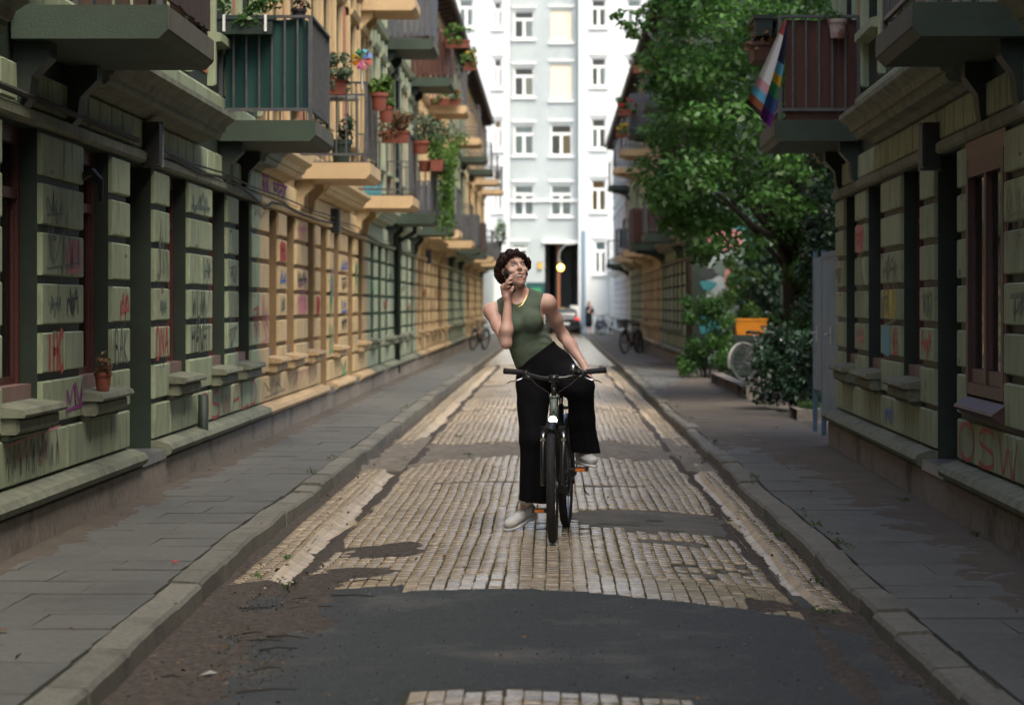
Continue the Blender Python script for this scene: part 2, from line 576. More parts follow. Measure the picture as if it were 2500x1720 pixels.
def patch(x, y):
    """what replaces the bricks at x, y: 'a' asphalt, 'd' worn dirt, None bricks"""
    n1 = noise.noise(V3((x * 2.2, y * 1.1, 4)))
    n2 = noise.noise(V3((x * 9, y * 5, 1)))
    top = 11.95 - .55 * max(0, x + .1) ** 1.6 - .25 * max(0, -.3 - x) + .05 * n2
    if x < -.75: top = 12.15 + .1 * n1
    bot = 8.92 - .2 * max(0, x + .1)
    if y < bot: return None if -.56 < x < .5 else 'a'
    if y < top: return 'a'
    if 22.9 - .9 * max(0, -x - .6) + .55 * n1 + .45 * n2 < y < 25.6 + .7 * n1 + .6 * n2: return 'd'
    if 19.55 + .12 * x < y < 19.8 + .12 * x and -.95 < x < .0: return 'd'
    if 19.2 < y < 19.42 and .25 < x < .72: return 'd'
    if 15.4 + .3 * n1 + .35 * n2 < y < 17.0 + .08 * n1 + .1 * n2 and .12 + .08 * n2 < x < 1.2: return 'd'
    if 14.6 < y < 14.95 and .52 < x < .93: return 'd'
    if ((x - .95) / .3) ** 2 + ((y - 13.3) / .55) ** 2 < 1 + n1: return 'd' if n2 > .12 else None
    if 33 + n1 < y < 34.3 + n1: return 'd' if n2 > -.1 else None
    if 43.5 + n1 < y < 44.3 + n1: return 'd'
    return None


COLS = 35
X_IN_L, X_IN_R = -1.315, 1.165
cw = (X_IN_R - X_IN_L) / COLS


def brick_bounds(lo, hi, y):
    return lo, hi


def lay_bricks(cols, y0, y1, length, zf, use_patch=True, wob=.012):
    out = []
    for ci, (xa, xb) in enumerate(cols):
        y = y0 + RN.uniform(-.1, 0)
        while y < y1:
            L = length * RN.choice((1, 1, 1, 1.05, .93, 1.6 if RN.random() < .06 else 1))
            yc = y + L / 2
            sh = wob * noise.noise(V3((ci * .35, yc * .5, 0))) + .003 * RN.uniform(-1, 1)
            xc = (xa + xb) / 2 + sh
            if not use_patch or patch(xc, yc) is None:
                j = .0028 + .0018 * RN.random()
                hx, hy = (xb - xa) / 2 - j, L / 2 - .0016
                dz = RN.gauss(0, .0008) - (.007 if RN.random() < .02 else 0)
                tx, ty = RN.gauss(0, .007), RN.gauss(0, .006)
                top, low = [], []
                for sx, sy in ((-1, -1), (1, -1), (1, 1), (-1, 1)):
                    x, yy = xc + sx * hx, yc + sy * hy
                    z = zf(x, yy) + dz + tx * sx * hx + ty * sy * hy
                    top.append((x - sx * .0022, yy - sy * .0010, z))
                    low.append((x, yy, z - .0025))
                bot = [(a, b, c - .03) for a, b, c in low]
                big = noise.noise(V3((xc * 1.2, yc * .6, 5)))
                tn = (1 + .10 * big) * RN.uniform(.84, 1.12) * (.72 if RN.random() < .05 else 1)
                out.append((yc, xc, top + low + bot, tn))
            y += L
    return out


BF = [(0, 1, 2, 3)] + [(4 + k, 4 + (k + 1) % 4, (k + 1) % 4, k) for k in range(4)] + [(8 + k, 8 + (k + 1) % 4, 4 + (k + 1) % 4, 4 + k) for k in range(4)]


def bricks_to(parent, bl, mat, n_single, name='brick', ymin=8.7):
    bl = sorted(bl, key=lambda b: b[0])
    single = [b for b in bl if b[0] > ymin][:n_single]
    ids = {id(b) for b in single}
    for b in single:
        m = MB()
        m.add(b[2], BF, b[3])
        me = bpy.data.meshes.new(name)
        me.from_pydata(m.v, [], m.f)
        me.materials.append(mat)
        at = me.attributes.new('tone', 'FLOAT', 'FACE')
        at.data.foreach_set('value', np.array(m.t, dtype=np.float32))
        link(name, me, parent)
    rest = [b for b in bl if id(b) not in ids]
    V = np.array([p for b in rest for p in b[2]], float)
    F = (np.arange(len(rest))[:, None, None] * 12 + np.array(BF)[None]).reshape(-1, 4)
    tn = np.repeat([b[3] for b in rest], len(BF))
    tag(link(name + '_courses', np_mesh(name, V, F, mat, tone=tn), parent), kind='stuff')


main_cols = [(X_IN_L + i * cw, X_IN_L + (i + 1) * cw) for i in range(COLS)]
bl = lay_bricks(main_cols, 7.8, 62.5, .104, road_z)
bricks_to(road, bl, MAT['brick'], 290)

# strips between gutter and kerb
XG_L, XG_R = -1.515, 1.325
edge = []
for lo, hi, n in ((-1.735, XG_L, 3), (XG_R, 1.47, 2)):
    w = (hi - lo) / n
    for b in lay_bricks([(lo + i * w, lo + (i + 1) * w) for i in range(n)], 11.6 if lo > 0 else 12.1, 62, .104, lambda x, y: road_z(x, y) - .004, False, .02):
        n1 = noise.noise(V3((b[1] * 2, b[0] * 1.1, 4)))
        if 22.4 + n1 < b[0] < 26 + n1: continue
        edge.append(b)
V = np.array([p for b in edge for p in b[2]], float)
F = (np.arange(len(edge))[:, None, None] * 12 + np.array(BF)[None]).reshape(-1, 4)
tag(link('edge_strip', np_mesh('edge_strip', V, F, MAT['brick'], tone=np.repeat([b[3] for b in edge], 9)), road), kind='stuff')

# gutters: hollow channel of glazed bricks, the far third as one sheet
gut = tag(empty('gutter', (0, 0, 0)), kind='structure')
gl, n_g = [], 0
for side, xo, xi in ((-1, XG_L, X_IN_L), (1, XG_R, X_IN_R)):
    y = 12.15 if side < 0 else 11.55
    while y < 62:
        L = .112 * RN.uniform(.95, 1.05)
        n1 = noise.noise(V3((xo * 2, y * 1.1, 4)))
        if not 21.6 < y < 26.9:
            m = MB()
            vs, K = [], 5
            dz = RN.gauss(0, .0012)
            wob = .012 * math.sin(y * .8 + side) + .006 * math.sin(y * 2.7)
            for yy in (y + .0015, y + L - .0015):
                for k in range(K + 1):
                    t = k / K
                    x = xo + (xi - xo) * t + wob
                    z = road_z(x, yy) * .4 + g(yy) * .6 + .018 - .045 * math.sin(math.pi * min(1, t * 1.02)) ** .8 + dz
                    vs.append((x, yy, z))
            b2 = [(a, b, c - .03) for a, b, c in vs]
            fs = [(k, k + 1, K + 2 + k, K + 1 + k) for k in range(K)]
            fs += [(k + 1, k, 2 * K + 2 + k, 2 * K + 3 + k) for k in range(K)]
            tn = RN.uniform(.85, 1.15)
            if y < 26 and n_g < 270:
                m.add(vs + b2, fs, tn)
                link('gutter_brick', m.mesh('gutter_brick', MAT['gutter']), gut)
                n_g += 1
            else: gl.append((vs + b2, fs, tn))
        y += L
m = MB()
for vs, fs, tn in gl: m.add(vs, fs, tn)
tag(m.build('gutter_run', MAT['gutter'], gut), kind='stuff')


# asphalt patches and the worn band: sheets that dip under the bricks where they end
def dip_sheet(name, x0, x1, y0, y1, d, inside, lift, mat, soft=.02, z0=road_z, kind='structure', amp=.004, freq=14, parent=None):
    def zf(x, y):
        return z0(x, y) + lift + amp * noise.noise(V3((x * freq, y * freq, 3))) - (0 if inside(x, y) else soft)
    V, F = grid_sheet(x0, x1, y0, y1, d, d, zf)
    o = link(name, np_mesh(name, V, F, mat, True), parent)
    return tag(o, kind=kind)


MAT['asphalt_mix'] = M('mended_asphalt', (.095, .094, .082), .8, (.15, .136, .11), 3, bump=1, bscale=120, dirt=(.05, .052, .05), dirt_scale=7)
dip_sheet('asphalt_patch', -1.84, 1.56, 3, 12.5, .03, lambda x, y: patch(x, y) == 'a', .004, MAT['asphalt'], .03, amp=.003)
dip_sheet('worn_road', -1.84, 1.6, 21.2, 27.2, .04, lambda x, y: patch(x, y) == 'd' or (y > 21.75 and (x < X_IN_L - .02 or x > X_IN_R + .03)), -.006, MAT['asphalt_old'], .09, amp=.012, freq=6)
dip_sheet('asphalt_mend', .05, 1.25, 12.4, 20.2, .03, lambda x, y: patch(x, y) == 'd', -.008, MAT['asphalt_mix'], .03, amp=.01, freq=5)
dip_sheet('asphalt_mend', -1.1, .1, 19.2, 20.2, .03, lambda x, y: patch(x, y) == 'd', -.006, MAT['asphalt_mix'], .03)
dip_sheet('worn_road', -1.3, 1.16, 31, 46, .08, lambda x, y: patch(x, y) == 'd', -.004, MAT['asphalt_old'], .03, amp=.01, freq=5)


# soil and leaf litter: left of the asphalt, in the gutters, along both kerbs
def litter_amount(x, y):
    n = .9 * noise.noise(V3((x * 3, y * 1.6, 11))) + .5 * noise.noise(V3((x * 11, y * 8, 3)))
    a = -1.0
    dl, dr = x - kerb_l(y), kerb_r(y) - x
    if y < 12.9: a = max(a, .75 - dl * 1.6 + .35 * sst(y, 10, 12))
    if y < 11.4: a = max(a, .45 - dr * 4.5)
    a = max(a, .42 - dl * 9, .30 - dr * 16)
    if y < 12.7 and dr < .55: a = max(a, .7 - abs(y - 11.5) * 3)
    a = max(a, .62 + .25 * math.sin(y * 1.3 + 2) - abs(x - (X_IN_L - .028)) * 13)
    a = max(a, .62 + .25 * math.sin(y * .9) - abs(x - (X_IN_R + .020)) * 14)
    a = max(a, .55 - math.hypot((x + 1.05) / .28, (y - 14.4) / .55) * .6)
    a = max(a, .5 - math.hypot((x + .98) / .2, (y - 13.0) / .35) * .6)
    return a + n * .75 - .05


def litter_sheet(x0, x1, y0, y1, d):
    def zf(x, y):
        a = litter_amount(x, y)
        gz = road_z(x, y)
        dip = .035 * max(0, 1 - abs(x - (X_IN_L - .10)) / .11) + .03 * max(0, 1 - abs(x - (X_IN_R + .08)) / .09) if y > 11.5 else 0
        return gz - dip + max(-.03, min(.012, a * .05)) + .004 * noise.noise(V3((x * 40, y * 40, 1)))
    V, F = grid_sheet(x0, x1, y0, y1, d, d, zf)
    tag(link('soil_litter', np_mesh('soil_litter', V, F, MAT['litter'], True)), kind='stuff')


litter_sheet(-1.86, -.4, 8.2, 14.5, .028)
litter_sheet(.85, 1.56, 8.2, 14.5, .028)
litter_sheet(-1.88, -1.2, 14.5, 60, .05)
litter_sheet(1.1, 1.72, 14.5, 60, .05)

# ------------------------------------------------------------------ kerbs and pavements
WL, WR0, WRS = -3.07, 2.445, .01726


def wall_r(y): return WR0 + WRS * y


for left in (True, False):
    kb = tag(empty('kerb', (0, 0, 0)), kind='structure')
    far = MB()
    y, cnt = 7.2, 0
    near_len = [1.05, .55, .95, 1.45, .9, .55, .42, .62, 1.1, .8] if left else [.9, .75, .62, .9, .78, .55, .35, 1.0, .7]
    fx = kerb_l if left else kerb_r
    w = .165
    while y < 128:
        L = near_len[cnt] if cnt < len(near_len) else RN.uniform(.6, 1.3)
        if y > 50: L = 2.5
        dz, dx = RN.gauss(0, .005), RN.gauss(0, .003)
        tilt = RN.gauss(0, .008)
        kt = KT_L if left else KT_R
        m = MB() if y < 60 else far
        sgn = -1 if left else 1
        n = 6 if y < 40 else 1
        prof = []
        for i in range(n + 1):
            yy = y + .002 + (L - .004) * i / n
            xf = fx(yy) + dx + .002 * RN.uniform(-1, 1)
            zt = kt + g(yy) + dz + tilt * (i / n - .5) + .0015 * RN.uniform(-1, 1)
            e = .5 if (i in (0, n) and n > 1) else 0
            prof.append([(xf - sgn * .012, yy, -.12 + g(yy)), (xf, yy, zt - .022 - e * .008), (xf + sgn * .016, yy, zt - .003 - e * .006),
                         (xf + sgn * (w - .012), yy, zt), (xf + sgn * w, yy, zt - .012), (xf + sgn * w, yy, -.12 + g(yy))])
        vs = [p for r in prof for p in r]
        fs = [(i * 6 + k, i * 6 + k + 1, (i + 1) * 6 + k + 1, (i + 1) * 6 + k) for i in range(n) for k in range(5)]
        fs += [tuple(range(6)), tuple(n * 6 + k for k in range(6))[::-1]]
        m.add(vs, fs)
        if y < 60: link('kerb_stone', m.mesh('kerb_stone', MAT['kerb']), kb)
        y += L
        cnt += 1
    tag(far.build('kerb_run', MAT['kerb'], kb), kind='stuff')

    # pavement: bed, single slabs, then one far sheet
    lo, hi = (-3.2, -1.7) if left else (1.5, 3.15)
    V, F = grid_sheet(lo - (0 if left else 0), hi + (0 if left else .0), 3, 136, .5, 1.0, lambda x, y: walk_z(y, left) - .016 - (.05 if (x > fx(y) + .1 if left else x < fx(y) - .1) else 0))
    # keep the bed on the house side of the kerb
    V[:, 0] = [min(x, fx(y) - .1) if left else max(x, fx(y) + .1) for x, y in V[:, :2]]
    pv = tag(link('pavement', np_mesh('pavement', V, F, MAT['joint'])), kind='structure')
    rest = MB()
    y, row, cnt = 7.6, 0, 0
    while y < 128:
        L = (.5, .5, .75, .5)[row % 4] if y < 46 else 1.5
        ke = fx(y + L / 2) + (-.1665 if left else .1665)
        we = WL + .10 if left else (min(wall_r(y) - .10, 3.02) if y < 53 else 2.98)
        width = abs(we - ke)
        cuts = [0, .36, .86, width] if row % 2 else [0, .6, 1.1 if width > 1.22 else width, width]
        cuts = sorted(set(min(c, width) for c in cuts))
        for a, b in zip(cuts, cuts[1:]):
            if b - a < .04: continue
            xa, xb = (ke - b, ke - a) if left else (ke + a, ke + b)
            dz, tx, ty = RN.gauss(0, .0012), RN.gauss(0, .003), RN.gauss(0, .003)
            m = MB() if (y < 40 and cnt < 280) else rest
            vs = []
            for zo in (0, -.03):
                for sx, sy in ((0, 0), (1, 0), (1, 1), (0, 1)):
                    x, yy = (xa + .002, xb - .002)[sx], (y + .002, y + L - .002)[sy]
                    vs.append((x, yy, walk_z(yy, left) + dz + tx * (sx - .5) + ty * (sy - .5) + zo))
            m.add(vs, [(0, 1, 2, 3), (0, 4, 5, 1), (1, 5, 6, 2), (2, 6, 7, 3), (3, 7, 4, 0)])
            if m is not rest:
                link('paving_slab', m.mesh('paving_slab', MAT['paving']), pv)
                cnt += 1
        y += L
        row += 1
    tag(rest.build('paving_run', MAT['paving'], pv), kind='stuff')

    # grit that gathers along the foot of the houses and on the right-hand dirt edge
    def zf(x, y, left=left):
        we = WL + .12 if left else (wall_r(y) - .12 if y < 53 else 2.95)
        d = (x - we) if left else (we - x)
        wid = .16 if left else .30 + 1.1 * sst(y, 22, 27) * (1 - sst(y, 36, 48)) + .25 * sst(y, 14, 20)
        a = 1 - d / wid + .9 * noise.noise(V3((x * 4, y * 2, 5))) + .4 * noise.noise(V3((x * 15, y * 9, 5)))
        return walk_z(y, left) + max(-.03, min(.010, a * .05)) + .003 * noise.noise(V3((x * 30, y * 30, 2)))
    V, F = grid_sheet(*((-3.0, -2.5) if left else (1.62, 2.95)), 9, 62, .04, .06, zf)
    tag(link('grit', np_mesh('grit', V, F, MAT['ground'], True)), kind='stuff')

# garden ground between the right-hand houses
V, F = grid_sheet(2.75, 14, 24.3, 54, .5, .5, lambda x, y: .075 + .03 * noise.noise(V3((x, y, 3))))
tag(link('garden_soil', np_mesh('garden_soil', V, F, MAT['ground'], True)), kind='structure')


# ------------------------------------------------------------------ the terrace houses
PAL = dict(
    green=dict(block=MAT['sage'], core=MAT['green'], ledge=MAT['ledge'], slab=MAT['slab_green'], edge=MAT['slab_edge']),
    ochre=dict(block=MAT['ochre'], core=MAT['ochre_dark'], ledge=MAT['ledge_ochre'], slab=MAT['slab_ochre'], edge=MAT['slab_ochre']),
    teal=dict(block=M('pale_green_paint', (.30, .335, .23), .75, (.23, .27, .19), 3, bump=.2, rnd=.09), core=M('sea_green_paint', (.026, .062, .044), .6, (.020, .048, .035), 3), ledge=MAT['ledge'], slab=MAT['slab_green'], edge=MAT['slab_edge']),
    white=dict(block=MAT['white_wall'], core=MAT['white_wall2'], ledge=MAT['white_wall2'], slab=MAT['slab_green'], edge=MAT['slab_edge']),
)
ROWS = [.763, 1.07, 1.36, 1.655, 1.96, 2.254, 2.55]
Z_SILL, Z_HEAD = .93, 2.55


def window_at(house, ua, ub, z0, z1, curtain, flush=False, detail=True, fm=None):
    fm = fm or MAT['frame']
    o0, o1 = (-.04, .035) if flush else (-.16, -.10)
    m = MB()
    w = .075 if flush else .06
    m.box(o0, o1, ua, ua + w, z0, z1).box(o0, o1, ub - w, ub, z0, z1)
    m.box(o0, o1 - .002, ua + w, ub - w, z1 - w * 1.6, z1).box(o0, o1 - .002, ua + w, ub - w, z0, z0 + w)
    zt = z0 + (z1 - z0) * .74
    c = (ua + ub) / 2
    m.box(o0, o1 - .008, c - .035, c + .035, z0 + w, z1 - w * 1.6)
    if not flush: m.box(o0, o1 - .004, ua + w, c - .035, zt, zt + .06).box(o0, o1 - .004, c + .035, ub - w, zt, zt + .06)
    if detail:
        for a, b in ((ua + w, c - .035), (c + .035, ub - w)):
            for k in (0, 1):
                e = (a, a + .032) if k == 0 else (b - .032, b)
                m.box(o0, o1 - .02, e[0], e[1], z0 + w, zt)
            m.box(o0, o1 - .021, a + .032, b - .032, z0 + w, z0 + w + .09)
    f = m.build('window', fm, house)
    oc = (o0 + o1) / 2 - .012
    for pa, pb in ((ua + w * .8, c - .03), (c + .03, ub - w * .8)): MB().box(oc - .003, oc + .003, pa, pb, z0 + .05, z1 - .06).build('pane', MAT['glass'], f)
    if curtain:
        n = 10
        cu0, cu1 = (ua + .05, ub - .05) if curtain == 2 else (ua + .05, ua + (ub - ua) * .36)
        cm = MB()
        vs = []
        for i in range(n + 1):
            u = cu0 + (cu1 - cu0) * i / n
            o = oc - .05 + (.03 if i % 2 else 0)
            vs += [(o, u, z0 + .08), (o, u, z1 - .1)]
        cm.add(vs, [(2 * i, 2 * i + 2, 2 * i + 3, 2 * i + 1) for i in range(n)])
        cm.build('curtain', MAT['curtain'], f)
    if not flush and detail:
        MB().box(-.17, -.035, ua, ub, z0 - .02, z0 + .105).build('inner_sill', MAT['sill_in'], f)
    return f


def sill_at(house, ua, ub, mat, z=.93, big=True):
    m = MB()
    e = .055
    m.prism([(-.03, z - .05), (.165, z - .05), (.172, z - .034), (.16, z - .005), (-.03, z + .018)], ua - e, ub + e)
    m.block(ua - e + .025, ub + e - .025, z - .145, z - .052, 0, .13, .02)
    if big: m.block(ua - e + .06, ub + e - .06, z - .18, z - .146, 0, .08, .02)
    return m.build('window_sill', mat, house)


def house(name, label, pal, origin, rz, u0, u1, ops, singles=True, floors=(1, 2), upper_from=None, group=None, cat='house', wall_only=False,
          gaps=(), roof=True, ends=(False, False)):
    P = PAL[pal]
    h = empty(name, (*origin, 0), rz)
    tag(h, label, cat, group)
    ops = sorted(ops)
    zf = {1: (3.95, 5.75), 2: (7.0, 8.7)}
    # core wall, in boxes round the openings
    core = MB()
    edges = [u0] + [e for o in ops for e in o[:2]] + [u1]
    top = 9.6
    for i in range(0, len(edges), 2):
        core.box(-.32, 0, edges[i], edges[i + 1], -.35, top)
    for ua, ub, k, *_ in ops:
        zb = .40 if k == 'd' else Z_SILL
        zs = [(-.35, zb)]
        last = Z_HEAD
        for fl in floors:
            zs.append((last, zf[fl][0]))
            last = zf[fl][1]
        zs.append((last, top))
        for a, b in zs: core.box(-.32, 0, ua, ub, a, b)
    for e, u in zip(ends, (u0, u1)):
        if e: core.box(-7, -.321, u + (.02 if u == u0 else -.22), u + (.22 if u == u0 else -.02), -.35, top)
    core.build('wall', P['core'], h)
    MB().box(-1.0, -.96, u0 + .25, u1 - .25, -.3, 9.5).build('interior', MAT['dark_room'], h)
    # facing blocks
    run = MB()
    def place(ua, ub, za, zb, o1=.032, nm='facing_block'):
        if singles: MB().block(ua, ub, za, zb, 0, o1, .009).build(nm, P['block'], h)
        else: run.block(ua, ub, za, zb, 0, o1)
    gap = .025
    piers = [(edges[i], edges[i + 1]) for i in range(0, len(edges), 2)]
    for pi, (a, b) in enumerate(piers):
        if b - a > 3: continue
        for r in range(len(ROWS) - 1):
            za, zb = ROWS[r] + gap, ROWS[r + 1] - gap
            if b - a > 1.05 and r % 2 == 1:
                c = (a + b) / 2
                place(a + .004, c - .016, za, zb)
                place(c + .016, b - .004, za, zb)
            else: place(a + .004, b - .004, za, zb)
    # blank stretches of wall beyond the picture: plain courses
    for a, b in piers:
        if b - a > 3:
            for r in range(len(ROWS) - 1): run.block(a, b, ROWS[r] + gap, ROWS[r + 1] - gap, 0, .03)
    # lower panels between doors, base ledge, plinth
    doors = [o for o in ops if o[2] == 'd']
    cuts = [u0] + [e for d in doors for e in d[:2]] + [u1]
    for i in range(0, len(cuts), 2):
        a, b = cuts[i], cuts[i + 1]
        n = max(1, round((b - a) / .74))
        for k in range(n):
            ua, ub = a + (b - a) * k / n + .016, a + (b - a) * (k + 1) / n - .016
            place(ua, ub, .485, .748)
        prof = [(0, .335), (.085, .335), (.15, .365), (.165, .40), (.14, .44), (.05, .468), (0, .468)]
        MB().prism(prof, a + .01, b - .01).build('base_ledge', P['ledge'], h)
    n = max(1, round((u1 - u0) / 2.7))
    for k in range(n):
        a, b = u0 + (u1 - u0) * k / n, u0 + (u1 - u0) * (k + 1) / n
        MB().block(a + .004, b - .004, -.35, .332, -.05, .105, .008).build('plinth_stone', MAT['granite'], h)
    # string course, frieze, cornice
    MB().prism([(0, 2.556), (.045, 2.556), (.06, 2.575), (.06, 2.63), (.03, 2.652), (0, 2.652)], u0 + .003, u1 - .003).build('string_course', P['ledge'] if pal == 'green' else P['block'], h)  # green: same shade-darkened ledge sage as the cornice
    n = max(1, round((u1 - u0) / .42))
    for k in range(n):
        a, b = u0 + (u1 - u0) * k / n, u0 + (u1 - u0) * (k + 1) / n
        if singles: MB().block(a + .014, b - .014, 2.662, 2.875, 0, .03, .009).build('frieze_panel', P['block'], h)
        else: run.block(a + .012, b - .012, 2.662, 2.875, 0, .024)
    cor = [(0, 2.885), (.05, 2.885), (.10, 2.915), (.20, 2.92), (.225, 2.945), (.225, 2.975), (.25, 2.98), (.27, 3.03), (.33, 3.07), (.345, 3.085), (.345, 3.125), (.05, 3.19), (0, 3.19)]
    if not wall_only:
        cu = u0 + .004
        for ga, gb in list(sorted(gaps)) + [(u1 - .004, None)]:
            if ga - cu > .2: MB().prism(cor, cu, ga).build('cornice', P['ledge'] if pal == 'green' else P['block'], h)  # on green houses darker ledge sage colours in shade as well as soot
            cu = gb
    if run.v:
        o = run.build('facing', P['block'], h)
        o['kind'] = 'stuff'
    # openings
    for ua, ub, k, *x in ops:
        cur = x[0] if x else 0
        if k == 'd':
            m = MB().box(-.25, -.21, ua, ub, .40, 2.55)
            c = (ua + ub) / 2
            for a, b in ((ua + .1, c - .05), (c + .05, ub - .1)):
                for za, zb in ((.55, 1.15), (1.25, 2.1), (2.18, 2.48)): m.block(a, b, za, zb, -.21, -.19, .015)
            d = m.build('door', P['core'], h)
            MB().tube([(-.19, c + .09, 1.42), (-.14, c + .09, 1.42), (-.14, c + .19, 1.42)], .012, 6).build('handle', MAT['steel'], d)
            MB().box(-.22, .12, ua + .01, ub - .01, .335, .41).build('threshold', MAT['threshold'], h)
        elif k == 'f':
            f = window_at(h, ua, ub, .93, 2.44, 2, True, True, MAT['frame_purple'])
            m = MB()
            m.box(-.06, .028, ua - .06, ua - .001, .9, 2.5).box(-.06, .028, ub + .001, ub + .06, .9, 2.5)
            m.box(-.06, .03, ua - .06, ub + .06, 2.441, 2.55)
            m.build('surround', MAT['frame'], h)
            MB().prism([(-.06, .80), (.05, .80), (.11, .845), (.10, .86), (0, .928), (-.06, .928)], ua - .05, ub + .05).build('window_sill', MAT['frame_purple'], h)
        else:
            window_at(h, ua, ub, Z_SILL, Z_HEAD, cur, detail=singles)
            sill_at(h, ua, ub, P['ledge'])
    if not wall_only:
        # upper storeys
        pil = MB()
        for a, b in piers:
            if b - a > 3: continue
            for z0, z1 in ((3.45, 6.2), (6.5, 9.3)):
                if b - a > .5: MB().box(0, .012, a + .12, b - .12, z0 + .1, z1 - .35).build('brick_panel', MAT['brickwall'], h)
                pil.block(a - .02, a + .10, z0, z1, 0, .06, .015)
                pil.block(b - .10, b + .02, z0, z1, 0, .07, .015)
        for ua, ub, *_ in ops:
            for z0, z1 in ((3.95, 5.75), (7.0, 8.7)):
                pil.prism([(0, z1 + .02), (.10, z1 + .05), (.14, z1 + .12), (0, z1 + .16)], ua - .1, ub + .1)
                pil.prism([(0, z0 - .12), (.12, z0 - .10), (.12, z0 - .03), (0, z0)], ua - .06, ub + .06)
        pil.prism([(0, 3.2), (.06, 3.2), (.06, 3.38), (.02, 3.42), (0, 3.42)], u0 + .005, u1 - .005)
        pil.prism([(0, 6.28), (.08, 6.3), (.12, 6.38), (.06, 6.44), (0, 6.44)], u0 + .005, u1 - .005)
        pil.build('upper_trim', P['block'], h)
        for ua, ub, *_ in ops:
            for fl in floors:
                window_at(h, ua, ub, *zf[fl], RN.choice((0, 1, 2)), detail=False)
        if roof:
            MB().prism([(.40, 9.42), (.44, 9.50), (-3.4, 12.6), (-7, 12.6), (-7, 9.3), (0, 9.3)], u0 + .006, u1 - .006).build('roof', MAT['roof'], h)
            pts = [(.47, u0 + .01, 9.47), (.47, u1 - .01, 9.47)]
            MB().tube(pts, .06, 8).build('rain_gutter', MAT['steel'], h)
            m = MB()
            for k in range(int((u1 - u0) / .9)):
                u = u0 + .4 + k * .9
                m.obox((.2, u, 9.36), (.2, 0, .02), (0, .05, 0), (-.006, 0, .06))
            m.build('rafter_ends', MAT['wood_dark'], h)['kind'] = 'stuff'
    return h


def balcony(h, u0, u1, depth, zb, pal, style='bars', singles=False, rail=.95, rm=None, arch=.24):
    """slab on two curved corbels with a railing; near_low: which end faces the camera"""
    P = PAL[pal]
    rm = rm or MAT['steel']
    sl = MB()
    sl.prism([(0.02, zb), (depth - .05, zb), (depth, zb + .05), (depth, zb + .19), (0.02, zb + .19)], u0, u1)
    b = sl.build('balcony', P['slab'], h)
    MB().box(depth + .001, depth + .006, u0 + .01, u1 - .01, zb + .055, zb + .185).build('edge_band', P['edge'], b)
    for u in (u0 + .22, u1 - .22):
        prof = [(0.0, zb - .002), (depth * arch, zb - .002), (depth * arch, zb - .05)]
        if arch > .5: prof += [(.03 + depth * (arch - .03) * (1 - math.sin(math.pi / 12 * k)), zb - .05 - .33 * (1 - math.cos(math.pi / 12 * k))) for k in range(1, 7)]
        else: prof += [(depth * arch, zb - .09), (depth * arch * .82, zb - .13), (depth * arch * .5, zb - .2), (depth * arch * .42, zb - .33), (.06, zb - .37)]
        prof.append((0, zb - .40))
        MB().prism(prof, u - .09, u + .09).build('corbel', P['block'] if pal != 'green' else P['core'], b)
    zt = zb + .19
    zr = zt + rail
    d = depth - .05
    r = MB()
    def fbar(p, q, w, hh): # rail between two plan points
        p, q = V3((*p, 0)), V3((*q, 0))
        t = (q - p)
        c = (p + q) / 2
        n = V3((-t.y, t.x, 0)).normalized()
        return c, t / 2, n * w
    corners = [(.03, u0 + .05), (d, u0 + .05), (d, u1 - .05), (.03, u1 - .05)]
    sides = list(zip(corners, corners[1:]))
    for p, q in sides:
        for z, w, hh in ((zr, .025, .012), (zt + .10, .014, .014)):
            c, a, n = fbar(p, q, w, hh)
            r.obox((c.x, c.y, z), a, n, (0, 0, hh))
    for c in corners: r.box(c[0] - .018, c[0] + .018, c[1] - .018, c[1] + .018, zt - .01, zr)
    ro = r.build('railing', rm, b)
    bars = []
    for p, q in sides:
        L = math.dist(p, q)
        n = max(2, round(L / .125))
        for k in range(1, n):
            t = k / n
            bars.append((p[0] + (q[0] - p[0]) * t, p[1] + (q[1] - p[1]) * t, (q[0] - p[0]) / L, (q[1] - p[1]) / L))
    j = MB()
    if style in ('bars', 'screen'):
        for x, y, tx, ty in bars:
            m = MB() if singles else j
            m.box(x - .008, x + .008, y - .008, y + .008, zt + .112, zr - .012)
            if singles: m.build('baluster', rm, b)
        if not singles: j.build('balusters', rm, b)['kind'] = 'stuff'
    if style.startswith('slat'):
        wm = MAT['wood_dark'] if style == 'slat_dark' else MAT['wood'] if style == 'slat_red' else MAT['wood_grey']
        for p, q in sides:
            L = math.dist(p, q)
            n = max(2, round(L / .11))
            tx, ty = (q[0] - p[0]) / L, (q[1] - p[1]) / L
            for k in range(n):
                t = (k + .5) / n
                x, y = p[0] + (q[0] - p[0]) * t + .03 * ty, p[1] + (q[1] - p[1]) * t - .03 * tx
                m = MB() if singles else j
                m.obox((x, y, (zt + zr) / 2 + .03), (tx * .048, ty * .048, 0), (-ty * .009, tx * .009, 0), (0, 0, (zr - zt) / 2 - .02 + RN.uniform(-.01, .01)))
                if singles: m.build('slat', wm, b)
        if not singles: j.build('slats', wm, b)['kind'] = 'stuff'
    return b


def auto_ops(u0, u1, seq=(('w', 1.0, .72), ('d', 1.08, .72), ('w', 1.0, 1.28), ('w', 1.0, .75), ('w', 1.0, 1.25))):
    out, u, k = [], u0 + .75, 0
    while True:
        kind, w, gp = seq[k % len(seq)]
        if u + w > u1 - .4: break
        out.append((u, u + w, kind, RN.choice((0, 0, 1, 2))))
        u += w + gp
        k += 1
    return out


